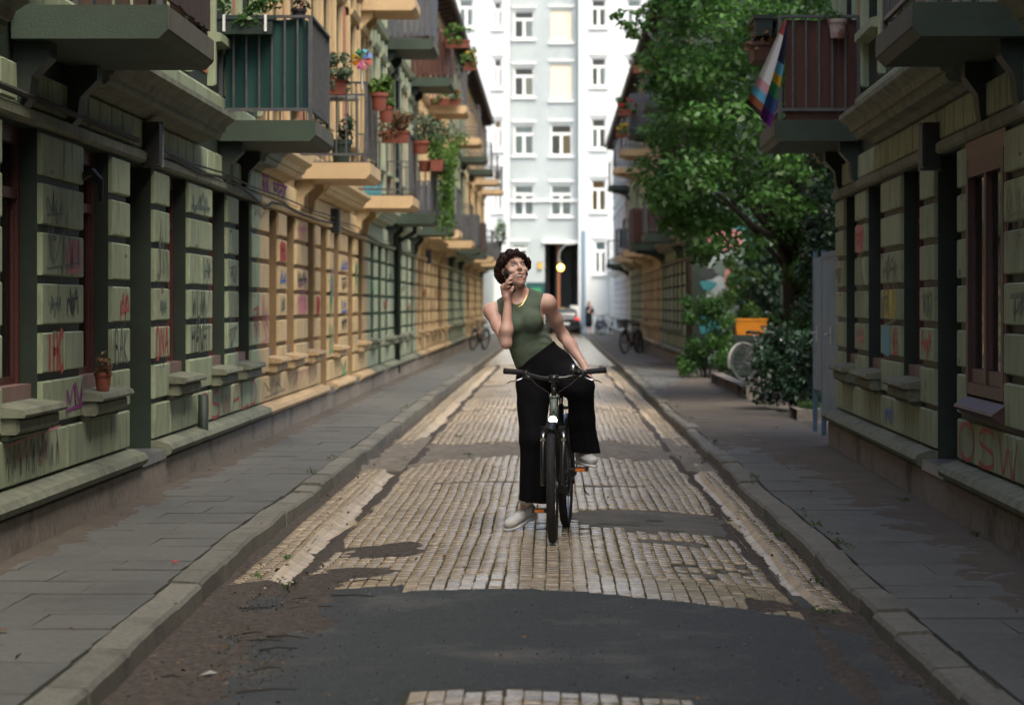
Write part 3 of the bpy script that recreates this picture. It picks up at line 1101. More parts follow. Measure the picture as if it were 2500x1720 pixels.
OL = (WL, 0)
L1 = house('terrace_house', 'sage and dark green terrace house nearest on the left, flowerpot on its sill', 'green', OL, 0, -14, 25.05,
           [(10.6, 11.6, 'w', 1), (13.34, 14.38, 'w', 1), (15.65, 16.68, 'w', 1), (17.37, 18.45, 'd'), (19.16, 20.2, 'w', 0), (21.56, 22.58, 'w', 0), (23.36, 24.4, 'w', 0)], floors=(1,), gaps=((12.6, 15.5), (20.75, 23.95)))
L2 = house('terrace_house', 'ochre yellow terrace house between two green ones, pinwheel balcony above', 'ochre', OL, 0, 25.05, 39.5,
           [(25.88, 26.8, 'w', 2), (27.6, 28.6, 'w', 0), (29.97, 30.93, 'w', 2), (31.6, 32.7, 'd'), (33.5, 34.5, 'w', 0), (35.8, 36.95, 'd'), (37.7, 38.76, 'w', 0)], floors=(1,), gaps=((27.4, 30.5), (36.2, 39.3)))
L3 = house('terrace_house', 'sea green and cream terrace house beyond the ochre one, vines hanging from its balcony', 'teal', OL, 0, 39.5, 53.7, auto_ops(39.5, 53.7), gaps=((43.2, 46.4), (50.4, 53.5)))
L4 = house('terrace_house', 'second ochre terrace house down the left side, smaller in the distance', 'ochre', OL, 0, 53.7, 69.6, auto_ops(53.7, 69.6), singles=False)
L5 = house('terrace_house', 'farther sea green terrace house on the left behind the parked bicycle', 'teal', OL, 0, 69.6, 83.4, auto_ops(69.6, 83.4), singles=False)
L6 = house('terrace_house', 'last ochre terrace house on the left, ending at the white building', 'ochre', OL, 0, 83.4, 106, auto_ops(83.4, 106), singles=False, ends=(False, True))
RZ1 = math.pi - .01726
R1 = house('terrace_house', 'sage and dark green terrace house nearest on the right, beside the grey metal gate', 'green', (WR0, 0), RZ1, -24.24, 14,
           [(-15.69, -14.27, 'f', 0), (-17.21, -16.11, 'd'), (-19.1, -17.96, 'w', 0), (-21.56, -20.4, 'w', 0), (-23.46, -22.43, 'w', 0), (-11.6, -10.6, 'w', 0)], floors=(1,), ends=(True, False), gaps=((-15.3, -12.6), (-24.0, -20.75)))
OR2 = (3.1, 0)
R2 = house('terrace_house', 'green terrace house on the right past the tree, mural on its end wall', 'green', OR2, math.pi, -68.6, -53.8, auto_ops(-68.6, -53.8), singles=False, ends=(False, True))
R3 = house('terrace_house', 'ochre terrace house on the right behind the two parked bicycles', 'ochre', OR2, math.pi, -83, -68.6, auto_ops(-83, -68.6), singles=False)
R4 = house('terrace_house', 'last green terrace house on the right before the white painted wall', 'green', OR2, math.pi, -96, -83, auto_ops(-96, -83), singles=False)
R5 = house('terrace_house', 'whitewashed house front on the right at the far end', 'white', OR2, math.pi, -122, -96, auto_ops(-122, -96, (('w', .9, 2.2), ('d', 1.0, 2.4), ('w', .9, 3.0))), singles=False, ends=(True, False))

# balconies: first floor at 3.0, second floor at 6.15
DL = .90
for h, u, z, pal, st, sg, ln in (
        (L1, 13.6, 3.0, 'green', 'slat_dark', True, 1.84), (L1, 22.07, 3.0, 'green', 'bars', True, 1.80), (L2, 28.64, 3.0, 'ochre', 'bars', True, 1.75), (L2, 37.3, 3.0, 'ochre', 'bars', True, 1.9),
        (L3, 44.4, 3.0, 'green', 'bars', False, 1.9), (L3, 51.5, 3.0, 'green', 'slat', False, 1.9), (L4, 54.2, 3.0, 'ochre', 'bars', False, 1.9), (L4, 63.2, 3.0, 'ochre', 'bars', False, 1.9),
        (L5, 70.5, 3.0, 'green', 'slat', False, 1.9), (L5, 77.5, 3.0, 'green', 'slat_dark', False, 1.9), (L6, 84.5, 3.0, 'ochre', 'bars', False, 2), (L6, 92.5, 3.0, 'ochre', 'bars', False, 2), (L6, 101, 3.0, 'green', 'slat', False, 2),
        (L2, 38.1, 6.15, 'ochre', 'bars', False, 1.3), (L3, 43.9, 6.15, 'green', 'slat', False, 1.9), (L3, 51.3, 6.15, 'green', 'slat_red', False, 1.9), (L4, 58.6, 6.15, 'ochre', 'bars', False, 1.9),
        (L5, 70, 6.15, 'ochre', 'bars', False, 1.9), (L5, 78.5, 6.15, 'green', 'bars', False, 1.9), (L6, 86, 6.15, 'green', 'bars', False, 2), (L6, 93, 6.15, 'ochre', 'bars', False, 2), (L6, 101, 6.15, 'ochre', 'bars', False, 2)):
    balcony(h, u, u + ln, DL + (.06 if pal == 'ochre' and u > 50 else 0), z, pal, st, sg)
for h, y, z, pal, st, sg, ln, dp in (
        (R1, 13.47, 3.0, 'green', 'bars', True, 1.75, .67), (R1, 22.07, 3.0, 'green', 'bars', True, 1.85, .80),
        (R2, 57, 3.0, 'green', 'bars', False, 1.9, .95), (R2, 66.2, 3.0, 'green', 'slat_red', False, 2.0, .97), (R3, 74, 3.0, 'ochre', 'bars', False, 1.9, .95), (R4, 83.6, 3.0, 'ochre', 'bars', False, 1.9, .92), (R5, 97.5, 3.0, 'green', 'bars', False, 2, .9),
        (R2, 57, 6.15, 'green', 'slat', False, 1.9, .92), (R2, 66.2, 6.15, 'green', 'slat', False, 1.9, 1.0), (R3, 75, 6.15, 'ochre', 'bars', False, 1.9, 1.0), (R4, 85, 6.15, 'ochre', 'bars', False, 2, .95), (R5, 97.5, 6.15, 'green', 'bars', False, 2, .85)):
    balcony(h, -y - ln, -y, dp, z, pal, st, sg, arch=.8 if y > 60 else .24)


# ------------------------------------------------------------------ the white building that closes the lane
def white_building():
    b = empty('apartment_building', (0, 134, 0))
    tag(b, 'tall white rendered apartment building with sash windows closing the far end of the lane', 'building')
    # wall front at local y=0 for the wings, .55 behind for the middle; holes as boxes left out
    def wall(name, mat, x0, x1, y, holes, z0=-.8, z1=24):
        m = MB()
        xs = sorted({x0, x1, *[e for q in holes for e in q[:2]]})
        for a, c in zip(xs, xs[1:]):
            hs = sorted([(q[2], q[3]) for q in holes if q[0] < (a + c) / 2 < q[1]])
            z = z0
            for p, q in hs:
                m.box(a, c, y, y + .35, z, p)
                z = q
            m.box(a, c, y, y + .35, z, z1)
        m.build(name, mat, b)
    s = 134 / 5900
    def rect(xa, xb, ya, yb): return ((xa - 1350) * s, (xb - 1350) * s, 1.5 - (yb - 745) * s, 1.5 - (ya - 745) * s)
    rows = [(4, 72), (148, 222), (295, 370), (418, 515)]
    left = [rect(1205, 1226, *r) for r in ((4, 70), (143, 215), (292, 366), (412, 516))]
    right = [rect(1443, 1480, *r) for r in ((-2, 66), (141, 211), (289, 363), (438, 516))] + [rect(1452, 1480, 588, 668)]
    far = [rect(x, x + 36, *r) for x in (1530, 1600, 1120, 1060) for r in ((-2, 66), (141, 211), (289, 363), (438, 516))]
    mid = [rect(1254, 1304, *r) for r in ((24, 92), (162, 234), (304, 377), (450, 526))] + [rect(1344, 1397, *r) for r in ((22, 100), (155, 242), (302, 378), (450, 526))]
    extra = [rect(1250, 1288, 596, 628)]
    pas = (-.46, 1.5, -.8, 4.93)
    wall('wall', MAT['white_wall'], -14, -2.4, 0, left + [f for f in far if f[0] < 0])
    wall('wall', MAT['white_wall'], 1.41, 14, 0, right + [f for f in far if f[0] > 0 and f[0] > 2.5])
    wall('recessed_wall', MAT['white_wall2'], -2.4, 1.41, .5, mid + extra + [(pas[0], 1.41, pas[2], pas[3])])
    MB().box(-14, 14, 1.6, 1.8, 5.2, 24).build('interior', M('dim_room', (.30, .32, .32), .9), b)
    MB().box(-14, 14, -.3, 4, 24, 24.5).build('roof', MAT['roof'], b)
    def win(q, y, kind, k):
        x0, x1, z0, z1 = q
        w, m = .09, MB()
        m.box(x0, x0 + w, y + .1, y + .2, z0, z1).box(x1 - w, x1, y + .1, y + .2, z0, z1)
        m.box(x0 + w, x1 - w, y + .1, y + .199, z1 - w, z1).box(x0 + w, x1 - w, y + .1, y + .199, z0, z0 + w)
        zt, c = z0 + (z1 - z0) * .72, (x0 + x1) / 2
        m.box(x0 + w, x1 - w, y + .1, y + .198, zt - .12, zt + .04)
        m.box(c - .08, c + .08, y + .1, y + .197, z0 + w, zt - .12)
        f = m.build('window', MAT['white_trim'], b)
        MB().box(x0 + .03, x1 - .03, y + .125, y + .135, z0 + .03, z1 - .03).build('pane', MAT['glass'], f)
        if kind == 'C': MB().block(0, 1, 0, 1, 0, .02).build('roller_shutter', MAT['blind'], b).matrix_local = Matrix(((0, x1 - x0 - .06, 0, x0 + .03), (-1, 0, 0, y + .09), (0, 0, z1 - z0 - .06, z0 + .03), (0, 0, 0, 1)))
        elif kind:
            bm_ = {'c': MAT['blind'], 'o': MAT['blind_orange'], 'g': MAT['net'], 'w': MAT['white_trim']}[kind[0]]
            xa, xb = (x0 + w, x1 - w) if len(kind) == 1 else (c, x1 - w) if kind[1] == 'r' else (x0 + w, c)
            MB().box(xa, xb, y + .137, y + .150, z0 + w, (z1 - w if len(kind) == 1 else zt - .1)).build('blind', bm_, f)
        MB().box(x0 - .12, x1 + .12, y - .12, y + .05, z0 - .14, z0 - .02).build('window_sill', MAT['white_trim'], b)
        MB().box(x0 - .12, x1 + .12, y - .07, y + .04, z1 + .16, z1 + .26).build('hood_mould', MAT['white_trim'], b)
    for i, q in enumerate(left): win(q, 0, ['', '', 'o', ''][i], i)
    for i, q in enumerate(right): win(q, 0, ['', 'gr', 'gl', 'o', 'g'][i], i)
    for i, q in enumerate(far): win(q, 0, ('g', '', 'gr', '')[i % 4], i) if (q[0] < 0 or q[0] > 2.5) else None
    for i, q in enumerate(mid): win(q, .5, ['wr', 'cr', 'g', 'g', 'C', 'C', 'or', 'g'][i], i)
    win(extra[0], .5, '', 0)
    # ledge, corner pilasters, passage
    MB().box(-2.39, 1.40, .38, .49, 7.25, 7.4).build('string_course', MAT['white_trim'], b)
    MB().box(-.6, 1.40, .30, .49, 4.94, 5.12).build('passage_lintel', MAT['white_trim'], b)
    t = MB()
    t.box(-.7, -.47, .86, 8, -.8, 5.0).box(1.95, 2.2, .4, 8, -.8, 5.0).box(-.7, 2.2, .86, 8, 4.95, 5.2)
    t.build('passage', M('passage_plaster', (.10, .105, .105), .9), b)
    MB().box(-.46, .62, 8, 8.3, -.5, 5).box(.62, 2, 8, 8.3, -.5, 1.6).build('passage_back', MAT['dark_door'], b)
    lm = MB()
    for k in range(8): lm.block(.64, 1.94, 1.66 + k * .4, 2.03 + k * .4, 0, .05)
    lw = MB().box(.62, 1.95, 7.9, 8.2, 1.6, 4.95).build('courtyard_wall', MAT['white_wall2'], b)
    for x in (-.36, .12): MB().box(x, x + .16, 4.0, 4.3, -.5, 4.95).build('passage_post', MAT['box_grey'], b)
    MB().box(.25, .40, 1.2, 1.5, -.5, 4.9).build('passage_post', MAT['brickwall'], b)
    MB().box(.45, 1.05, 3.2, 3.35, -.5, 4.6).build('passage_door', MAT['dark_door'], b)
    return b


white_building()
# side walls that link the terraces to the white building
m = MB()
m.box(-4.2, -3.3, 106.3, 133.9, -.6, 3.6).box(-4.25, -3.25, 106.2, 133.9, 3.6, 3.7)
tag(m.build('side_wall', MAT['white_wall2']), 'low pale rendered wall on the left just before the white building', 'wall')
m = MB()
m.box(3.12, 4.2, 122.3, 133.9, -.6, 3.9).box(3.08, 4.25, 122.25, 133.9, 3.9, 4.0)
tag(m.build('side_wall', MAT['white_wall']), 'white wall on the right between the terrace and the white building', 'wall')


# ------------------------------------------------------------------ leaves, trees, shrubs
def W(px, py, Y):
    """photograph pixel and distance -> place"""
    return V3(((px - 1350) * Y / 5900, Y, 1.5 - (py - 745) * Y / 5900))


def leaf_cloud(clumps, size, flat=.6, aspect=.55, droop=.25, tone=(.7, 1.25)):
    Vs, Ts = [], []
    for c, r, n in clumps:
        r = np.array(r if hasattr(r, '__len__') else (r, r, r), float)
        d = NP.normal(size=(n, 3))
        d /= np.linalg.norm(d, axis=1)[:, None]
        rad = NP.random(n) ** .45
        p = np.array(c) + d * rad[:, None] * r
        nrm = d * (1 - flat) + np.array([0, 0, 1.0]) * flat + NP.normal(size=(n, 3)) * .45
        nrm /= np.linalg.norm(nrm, axis=1)[:, None]
        t = NP.normal(size=(n, 3)) + d * .6 + np.array([0, 0, -droop])
        t -= (t * nrm).sum(1)[:, None] * nrm
        t /= np.linalg.norm(t, axis=1)[:, None] + 1e-9
        b = np.cross(nrm, t)
        L = size * NP.uniform(.65, 1.3, n)[:, None]
        q = np.stack([p - t * L * .5, p + b * L * aspect * .5 + nrm * L * .09, p + t * L * .5 - nrm * L * .12, p - b * L * aspect * .5 + nrm * L * .09], 1)
        Vs.append(q.reshape(-1, 3))
        Ts.append(NP.uniform(*tone, n) * NP.uniform(.70, 1.25))
    V = np.concatenate(Vs)
    return V, np.arange(len(V)).reshape(-1, 4), np.concatenate(Ts)


def foliage(name, clumps, size, mat, parent=None, kind=None, **k):
    V, F, T = leaf_cloud(clumps, size, **k)
    o = link(name, np_mesh(name, V, F, mat, tone=T), parent)
    if kind: o['kind'] = kind
    return o


def limb(m, a, b, r0, r1, seed, n=6, wob=.12):
    a, b = V3(a), V3(b)
    pts, rs = [], []
    for i in range(n + 1):
        t = i / n
        p = a.lerp(b, t) + wob * (a - b).length * .25 * math.sin(math.pi * t) * noise.noise_vector(V3((seed, t * 2, 1)))
        pts.append(p)
        rs.append(r0 + (r1 - r0) * t)
    m.tube(pts, rs, 8)
    return pts


tree = tag(empty('tree', (3.75, 37.5, .1)), 'large leafy green tree overhanging the lane from the garden on the right', 'tree')
m = MB()
limb(m, (0, 0, -.1), (-.05, -.1, 2.0), .19, .14, 1)
hub = V3((-.05, -.1, 2.0))
cl = []
def xleft(z):
    pts = [(2.2, 2.15), (2.8, 1.62), (3.2, 1.34), (3.6, 1.2), (4.2, 1.42), (5.0, 1.38), (5.7, 1.45), (6.5, 1.5), (9, 2.2)]
    for (z0, a), (z1, b) in zip(pts, pts[1:]):
        if z <= z1: return a + (b - a) * max(0, (z - z0)) / (z1 - z0)
    return 2.2
for i in range(420):
    z = RN.uniform(2.3, 8.6)
    xl = xleft(z)
    xw = xl + (6.2 - xl) * RN.random() ** 1.15
    y = 36.2 + RN.uniform(-2.6, 3.2) * (1 if xw > 1.9 else .6)
    r = RN.uniform(.28, .52)
    if xw - r * .8 < xl: xw = xl + r * .8
    if z < 3.0 and xw > 3.0 and RN.random() < .6: continue
    c = V3((xw, y, z)) - tree.location
    cl.append((c, (r * 1.15, r * 1.1, r * .62), int(60 + 300 * r * r)))
for px, py in ((1512, 40), (1532, 62), (1548, 82), (1560, 30), (1590, 15), (1575, 60)):      # the bough that reaches out at the top left
    c = W(px, py, 35) - tree.location
    cl.append((c, (.14, .14, .09), 26))
for i in range(16):
    c = cl[i * 12][0]
    pts = limb(m, hub + V3((0, 0, RN.uniform(-.4, .5))), c, .05, .012, i * 3.3, 7, .25)
limb(m, hub, W(1545, 70, 35) - tree.location, .06, .008, 77, 8, .2)
limb(m, (-.05, -.1, 1.9), (.3, .4, 5.5), .13, .05, 9)
m.build('trunk', MAT['bark'], tree, True)
foliage('crown', cl, .125, MAT['leaf'], tree)

tree2 = tag(empty('tree', (6.4, 47, .1)), 'shaded darker tree deeper in the garden behind the big leafy one', 'tree')
m = MB()
limb(m, (0, 0, -.1), (.1, 0, 3.5), .16, .09, 21)
m.build('trunk', MAT['bark'], tree2, True)
foliage('crown', [((RN.uniform(-3.0, 2.5), RN.uniform(-2, 2.5), RN.uniform(1.6, 8)), RN.uniform(.5, .9), 110) for _ in range(75)], .15, MAT['leaf_dark'], tree2)


def shrub(label, base, h, w, n, size, mat, dens=120, name='shrub', cat='shrub', flat=.4, lean=0):
    s = tag(empty(name, base), label, cat)
    m = MB()
    cl = []
    for i in range(n):
        t = RN.random() ** .8
        a = RN.uniform(0, 2 * math.pi)
        rr = w * (1 - .45 * abs(t - .4)) * math.sqrt(RN.random())
        c = V3((rr * math.cos(a) + lean * t, rr * math.sin(a), .08 + (h - .15) * t))
        cl.append((c, RN.uniform(.14, .26) * (.6 + w * .6), dens))
        if i % 5 == 0: limb(m, (RN.uniform(-.1, .1), RN.uniform(-.1, .1), -.05), c, .018, .006, i, 4, .2)
    m.build('stems', MAT['bark'], s, True)
    foliage('leaves', cl, size, mat, s, flat=flat)
    return s


shrub('bright green bush spilling onto the pavement below the mural', (3.02, 47.6, .05), 1.62, .55, 34, .085, MAT['leaf'])
shrub('taller yellow green bush against the mural wall', (3.75, 49.3, .05), 2.45, .5, 26, .09, MAT['leaf_bright'], 80)
shrub('dark glossy ivy bush on the ground left of the grey gate', (3.28, 32.6, .05), 1.15, .58, 40, .085, MAT['leaf_dark'])
shrub('low dark ivy mound in front of the garden bicycle', (4.15, 35.8, .05), .85, .42, 30, .085, MAT['leaf_dark'])
shrub('dense leafy ivy thicket around the foot of the big tree', (4.45, 36.9, .05), 3.3, .9, 115, .095, MAT['leaf'], 120, flat=.3)
shrub('dark overgrown bush covering the right half of the mural', (4.5, 52.3, .05), 3.7, .7, 60, .12, MAT['leaf'], 120)
shrub('tall ivy column climbing behind the grey gate', (3.62, 30.4, .05), 3.7, .55, 66, .085, MAT['leaf_dark'], 130, flat=.2)
shrub('dark hedge bush deep in the shaded garden', (4.9, 41.5, .05), 2.6, .8, 40, .10, MAT['leaf_dark'], 110)
shrub('large dark evergreen bush beside the mural wall', (5.0, 50.5, .05), 3.6, 1.0, 60, .13, MAT['leaf_dark'], 130)
shrub('broad dark laurel bush at the back of the garden', (6.6, 45.5, .05), 4.6, 1.5, 70, .15, MAT['leaf_dark'], 130)

# weeds along the kerbs and the house feet
wc = []
for side, n in ((1, 26), (-1, 12)):
    for _ in range(n):
        y = RN.uniform(13, 58) if side > 0 else RN.uniform(15, 60)
        x = (kerb_r(y) + RN.choice((-.03, .19, .20))) if side > 0 else (kerb_l(y) - RN.choice((-.03, .18, .19)))
        zz = walk_z(y, side < 0) if abs(x) > abs((kerb_r if side > 0 else kerb_l)(y)) + .1 else road_z(x, y)
        wc.append(((x, y, zz + .02), (.05, .07, .028), RN.choice((5, 8, 12))))
for x, y in ((1.40, 12.9), (1.25, 11.45), (1.33, 11.5), (1.66, 15.3), (1.45, 15.6), (1.67, 14.2), (-1.55, 14.05), (-1.35, 12.4), (-1.6, 13.1), (2.55, 14.6), (2.5, 17.2), (-1.05, 26.5), (-.8, 23), (1.62, 19.5), (1.66, 24.5)):
    wc.append(((x, y, (road_z(x, y) if -1.7 < x < 1.48 else .1) + .02), (.05, .07, .02), 20))
foliage('weeds', wc, .036, MAT['grass'], kind='stuff', flat=.1, aspect=.25, droop=-.8)
# fallen leaves and bits
dc = []
for _ in range(330):
    y = 8.4 + 40 * RN.random() ** 1.8
    if RN.random() < .6: x = kerb_l(y) + abs(RN.gauss(0, .38)) if RN.random() < .65 else kerb_r(y) - abs(RN.gauss(0, .2))
    else: x = RN.uniform(-2.9, 2.6)
    z = road_z(x, y) if kerb_l(y) < x < kerb_r(y) else (walk_z(y, x < 0) + .002)
    dc.append(((x, y, z + .012), (.01, .01, .002), 1))
foliage('fallen_leaves', dc, .032, MAT['leaf_dry'], kind='stuff', flat=.95, droop=0, tone=(.5, 1.6))
V = []
fc = []
for _ in range(2600):        # chips of stone and leaf in the soil litter on the left
    y = 8.5 + 4.5 * RN.random()
    x = kerb_l(y) + abs(RN.gauss(0, .36))
    if litter_amount(x, y) < -.25: continue
    fc.append(((x, y, road_z(x, y) + .008), (.01, .01, .003), 1))
for _ in range(350):
    y = 8.5 + 8 * RN.random()
    x = kerb_r(y) - abs(RN.gauss(0, .035))
    fc.append(((x, y, road_z(x, y) + .008), (.01, .01, .003), 1))
foliage('soil_crumbs', fc, .013, MAT['litter'], kind='stuff', flat=.6, droop=0, tone=(.35, 2.6), aspect=.8)
ac = []
for _ in range(1600):        # pale chips of aggregate in the asphalt
    x, y = RN.uniform(-1.5, 1.4), 8.6 + 3.4 * RN.random()
    if patch(x, y) == 'a': ac.append(((x, y, road_z(x, y) + .0065), (.003, .003, .0005), 1))
foliage('asphalt_chips', ac, .009, M('pale_chip', (.15, .15, .145), .8, tone=True), kind='stuff', flat=.97, droop=0, tone=(.25, 1.2), aspect=.9)
tw = MB()
for _ in range(12):
    y = RN.uniform(8.8, 12.6)
    x = kerb_l(y) + RN.uniform(.1, .75)
    a = RN.uniform(-1, 1)
    p = V3((x, y, road_z(x, y) + .012))
    L = RN.uniform(.08, .28)
    tw.tube([p, p + V3((L * .5, a * L * .3, .01)), p + V3((L, a * L * .5 + .02, 0))], [.004, .003, .002], 5)
tag(tw.build('twigs', MAT['bark']), kind='stuff')
for lab, x, y, c, s in (('red petal lying on the left pavement', -2.02, 12.9, MAT['petal_red'], .022), ('pale dry leaf on the pavement at lower left', -2.35, 10.2, MAT['leaf_dry'], .05),
                        ('pale feather shaped scrap in the gutter at lower left', -1.36, 9.55, MAT['curtain'], .035)):
    m = MB()
    z = (walk_z(y, True) if x < -1.8 else road_z(x, y) + .012) + .008
    m.add([(x - s, y - s * .5, z), (x, y - s * .9, z + .008), (x + s, y + s * .6, z + .003), (x, y + s, z + .012)], [(0, 1, 2, 3)])
    tag(m.build('fallen_leaf', c), lab, 'leaf')

# ------------------------------------------------------------------ gate, garden things
gt = tag(empty('metal_gate', (2.90, 24.4, 0)), 'blue grey sheet metal gate with lever handles beside the right house', 'gate')
MB().box(-.02, .02, .0, 1.45, .33, 2.06).build('gate_leaf', MAT['gate'], gt)
MB().box(-.02, .02, 1.5, 2.3, .58, 2.02).build('gate_leaf', MAT['gate'], gt)
for y, z0, z1 in ((1.475, .1, 2.09), (2.33, .1, 2.09), (.9, 2.0, 2.55)):
    MB().box(-.025 + (.2 if z1 > 2.2 else 0), .025 + (.2 if z1 > 2.2 else 0), y - .022, y + .022, z0, z1).build('gate_post', MAT['gate'], gt)
m = MB()
for z in (.36, 2.03): m.box(-.03, -.021, .01, 1.44, z - .025, z + .025)
m.build('gate_rail', MAT['gate'], gt)
for y in (.62, 1.95):
    m = MB()
    m.tube([(-.02, y, 1.2), (-.075, y, 1.2), (-.08, y - .02, 1.2), (-.08, y - .15, 1.195)], .012, 8)
    m.box(-.028, -.0205, y - .025, y + .025, 1.1, 1.28)
    m.build('handle', MAT['bright_steel'], gt)

bx = tag(empty('storage_box', (3.78, 47.6, .05)), 'dark green slatted box standing behind the bush in the garden', 'box')
for k in range(6): MB().block(-.5, .5, .06 + k * .135, .185 + k * .135, 0, .025).build('slat', MAT['planter_green'], bx).rotation_euler = (0, 0, -math.pi / 2)
MB().box(-.49, .49, .005, .6, .04, .86).build('body', MAT['planter_green'], bx)
cr = tag(empty('crate', (3.92, 47.9, .915)), 'orange plastic crate on the dark green box', 'crate')
m = MB()
m.box(-.27, .27, -.18, .18, .0, .02)
for s in (-1, 1):
    m.obox((0, s * .19, .16), (.30, 0, 0), (0, .008, 0), (0, s * .015, .15)).obox((s * .285, 0, .16), (.008, 0, 0), (0, .2, 0), (s * .015, 0, .15))
m.box(-.32, .32, -.225, -.205, .285, .325).box(-.32, .32, .205, .225, .285, .325).box(-.32, -.305, -.2, .2, .285, .325).box(.305, .32, -.2, .2, .285, .325)
m.build('body', MAT['crate'], cr)
wl = tag(empty('garden_edging', (3.0, 40, 0)), kind='structure')
for k in range(9): MB().block(-4 + k * .9, -4 + k * .9 + .88, -.1, .26 + .02 * RN.random(), -.12, .1, .02).build('edging_stone', MAT['granite'], wl)
pt = tag(empty('trough', (3.2, 30.2, .06)), 'low stone trough with grass at the foot of the gate', 'trough')
MB().block(-.5, .5, 0, .16, -.2, .22, .02).build('basin', MAT['granite'], pt)
foliage('grass', [((0, y / 10, .2), (.14, .07, .05), 60) for y in range(-4, 5)], .09, MAT['grass'], pt, flat=.05, aspect=.15, droop=-1.2)
pr = tag(empty('parasol', (4.35, 55.5 - 2.2, .05)), 'folded red parasol half hidden in the garden foliage', 'parasol')
MB().tube([(0, 0, 0), (0, 0, 2.1)], .02, 8).build('pole', MAT['wood_dark'], pr)
MB().lathe([(.03, 1.85), (.09, 1.76), (.13, 1.66), (.14, 1.56), (.08, 1.54)], 10).build('canopy', M('faded_red_cloth', (.32, .05, .06), .8), pr)

# mural on the end wall of the right-hand terrace
mu = MB().box(-1.75, -.12, -53.815, -53.805, .2, 3.75).build('mural', M('mural_ground', (.30, .34, .34), .8, (.24, .28, .28), 4), R2)
def blob(cx, cz, rx, rz, c, seed, k):
    m, n = MB(), 18
    vs = []
    for i in range(n):
        w = 2 * math.pi * i / n
        q = 1 + .45 * noise.noise(V3((math.cos(w) * 1.3 + seed, math.sin(w) * 1.3, seed)))
        vs.append((-(cx + rx * q * math.cos(w)), -53.803 + .002 * k, cz + rz * q * math.sin(w)))
    m.add(vs, [tuple(range(n))])
    m.build('painted_shape', MAT['paint_' + c], mu)
for i, (cx, cz, rx, rz, c) in enumerate(((.75, 3.0, .45, .28, 'pink'), (1.2, 3.35, .5, .22, 'teal'), (.4, 2.2, .22, .12, 'black'), (.75, 2.35, .3, .2, 'ltgrey'), (.9, 2.1, .16, .3, 'pink'), (.35, 1.95, .18, .1, 'teal'),
                                         (.5, 1.4, .1, .16, 'pink'), (.4, 1.05, .24, .28, 'teal'), (1.5, 2.9, .35, .3, 'teal'), (1.35, 1.6, .3, .25, 'cyan'))):
    blob(cx, cz, rx, rz, c, i * 2.7, i + 1)


# ------------------------------------------------------------------ things on the balconies
def pot(label, loc, r, h, mat, plant=None, psize=.05, pn=60, pr=None, ph=None, group=None, taper=.72, hook=False, name='flower_pot'):
    p = tag(empty(name, loc), label, 'flower pot', group)
    MB().lathe([(r * taper, 0), (r * .93, h * .8), (r * 1.06, h * .8), (r * 1.06, h), (r * .94, h), (r * .9, h * .9)], 16).build('pot', mat, p, False)
    MB().lathe([(r * .92, h * .86), (r * .4, h * .9)], 12).build('soil', MAT['soil'], p)
    if plant:
        pr, ph = pr or r * 1.5, ph or h
        foliage('plant', [((RN.gauss(0, pr * .4), RN.gauss(0, pr * .4), h + ph * t), (pr * .6, pr * .6, ph * .35), pn) for t in (.15, .35, .55, .75)], psize, plant, p, flat=.3, droop=-.2)
    return p


def planter(label, loc, L, w, h, mat, plant=None, psize=.05, pn=45, ph=.2, flower=None, along='x', taper=.85, hooks=False, dens=10):
    p = tag(empty('planter_box', loc, 0 if along == 'x' else math.pi / 2), label, 'planter')
    a, b = L / 2, w / 2
    t = taper
    vs = [(-a * (t + .1 if t < .9 else t), -b * t, 0), (a * (t + .1 if t < .9 else t), -b * t, 0), (a * (t + .1 if t < .9 else t), b * t, 0), (-a * (t + .1 if t < .9 else t), b * t, 0), (-a, -b, h), (a, -b, h), (a, b, h), (-a, b, h)]
    m = MB().add(vs, [(0, 3, 2, 1), (0, 1, 5, 4), (1, 2, 6, 5), (2, 3, 7, 6), (3, 0, 4, 7)])
    m.box(-a - .012, a + .012, -b - .012, -b - .001, h - .03, h + .006).box(-a - .012, a + .012, b + .001, b + .012, h - .03, h + .006)
    m.box(-a - .012, -a - .001, -b, b, h - .03, h + .006).box(a + .001, a + .012, -b, b, h - .03, h + .006)
    m.build('box', mat, p)
    MB().box(-a + .006, a - .006, -b + .006, b - .006, h - .05, h - .02).build('soil', MAT['soil'], p)
    if hooks:
        for x in (-a * .7, a * .75): MB().box(x - .012, x + .012, -b - .022, -b - .013, h - .14, h + .012).build('hook', MAT['white_paint'], p)
    if plant:
        cl = [((RN.uniform(-a, a), RN.uniform(-b * 1.5, b * 1.2), h + ph * RN.uniform(-.35, 1.15)), (.10, .10, .09), int(pn * 1.2)) for _ in range(int(dens * 1.5))]
        foliage('plants', cl, psize, plant, p, 'stuff', flat=.25, droop=-.3)
    if flower:
        foliage('blossoms', [((RN.uniform(-a, a), RN.uniform(-b, b) - .03, h + ph * RN.uniform(.4, 1.1)), .04, 12) for _ in range(12)], .05, flower, p, aspect=.9)
    return p


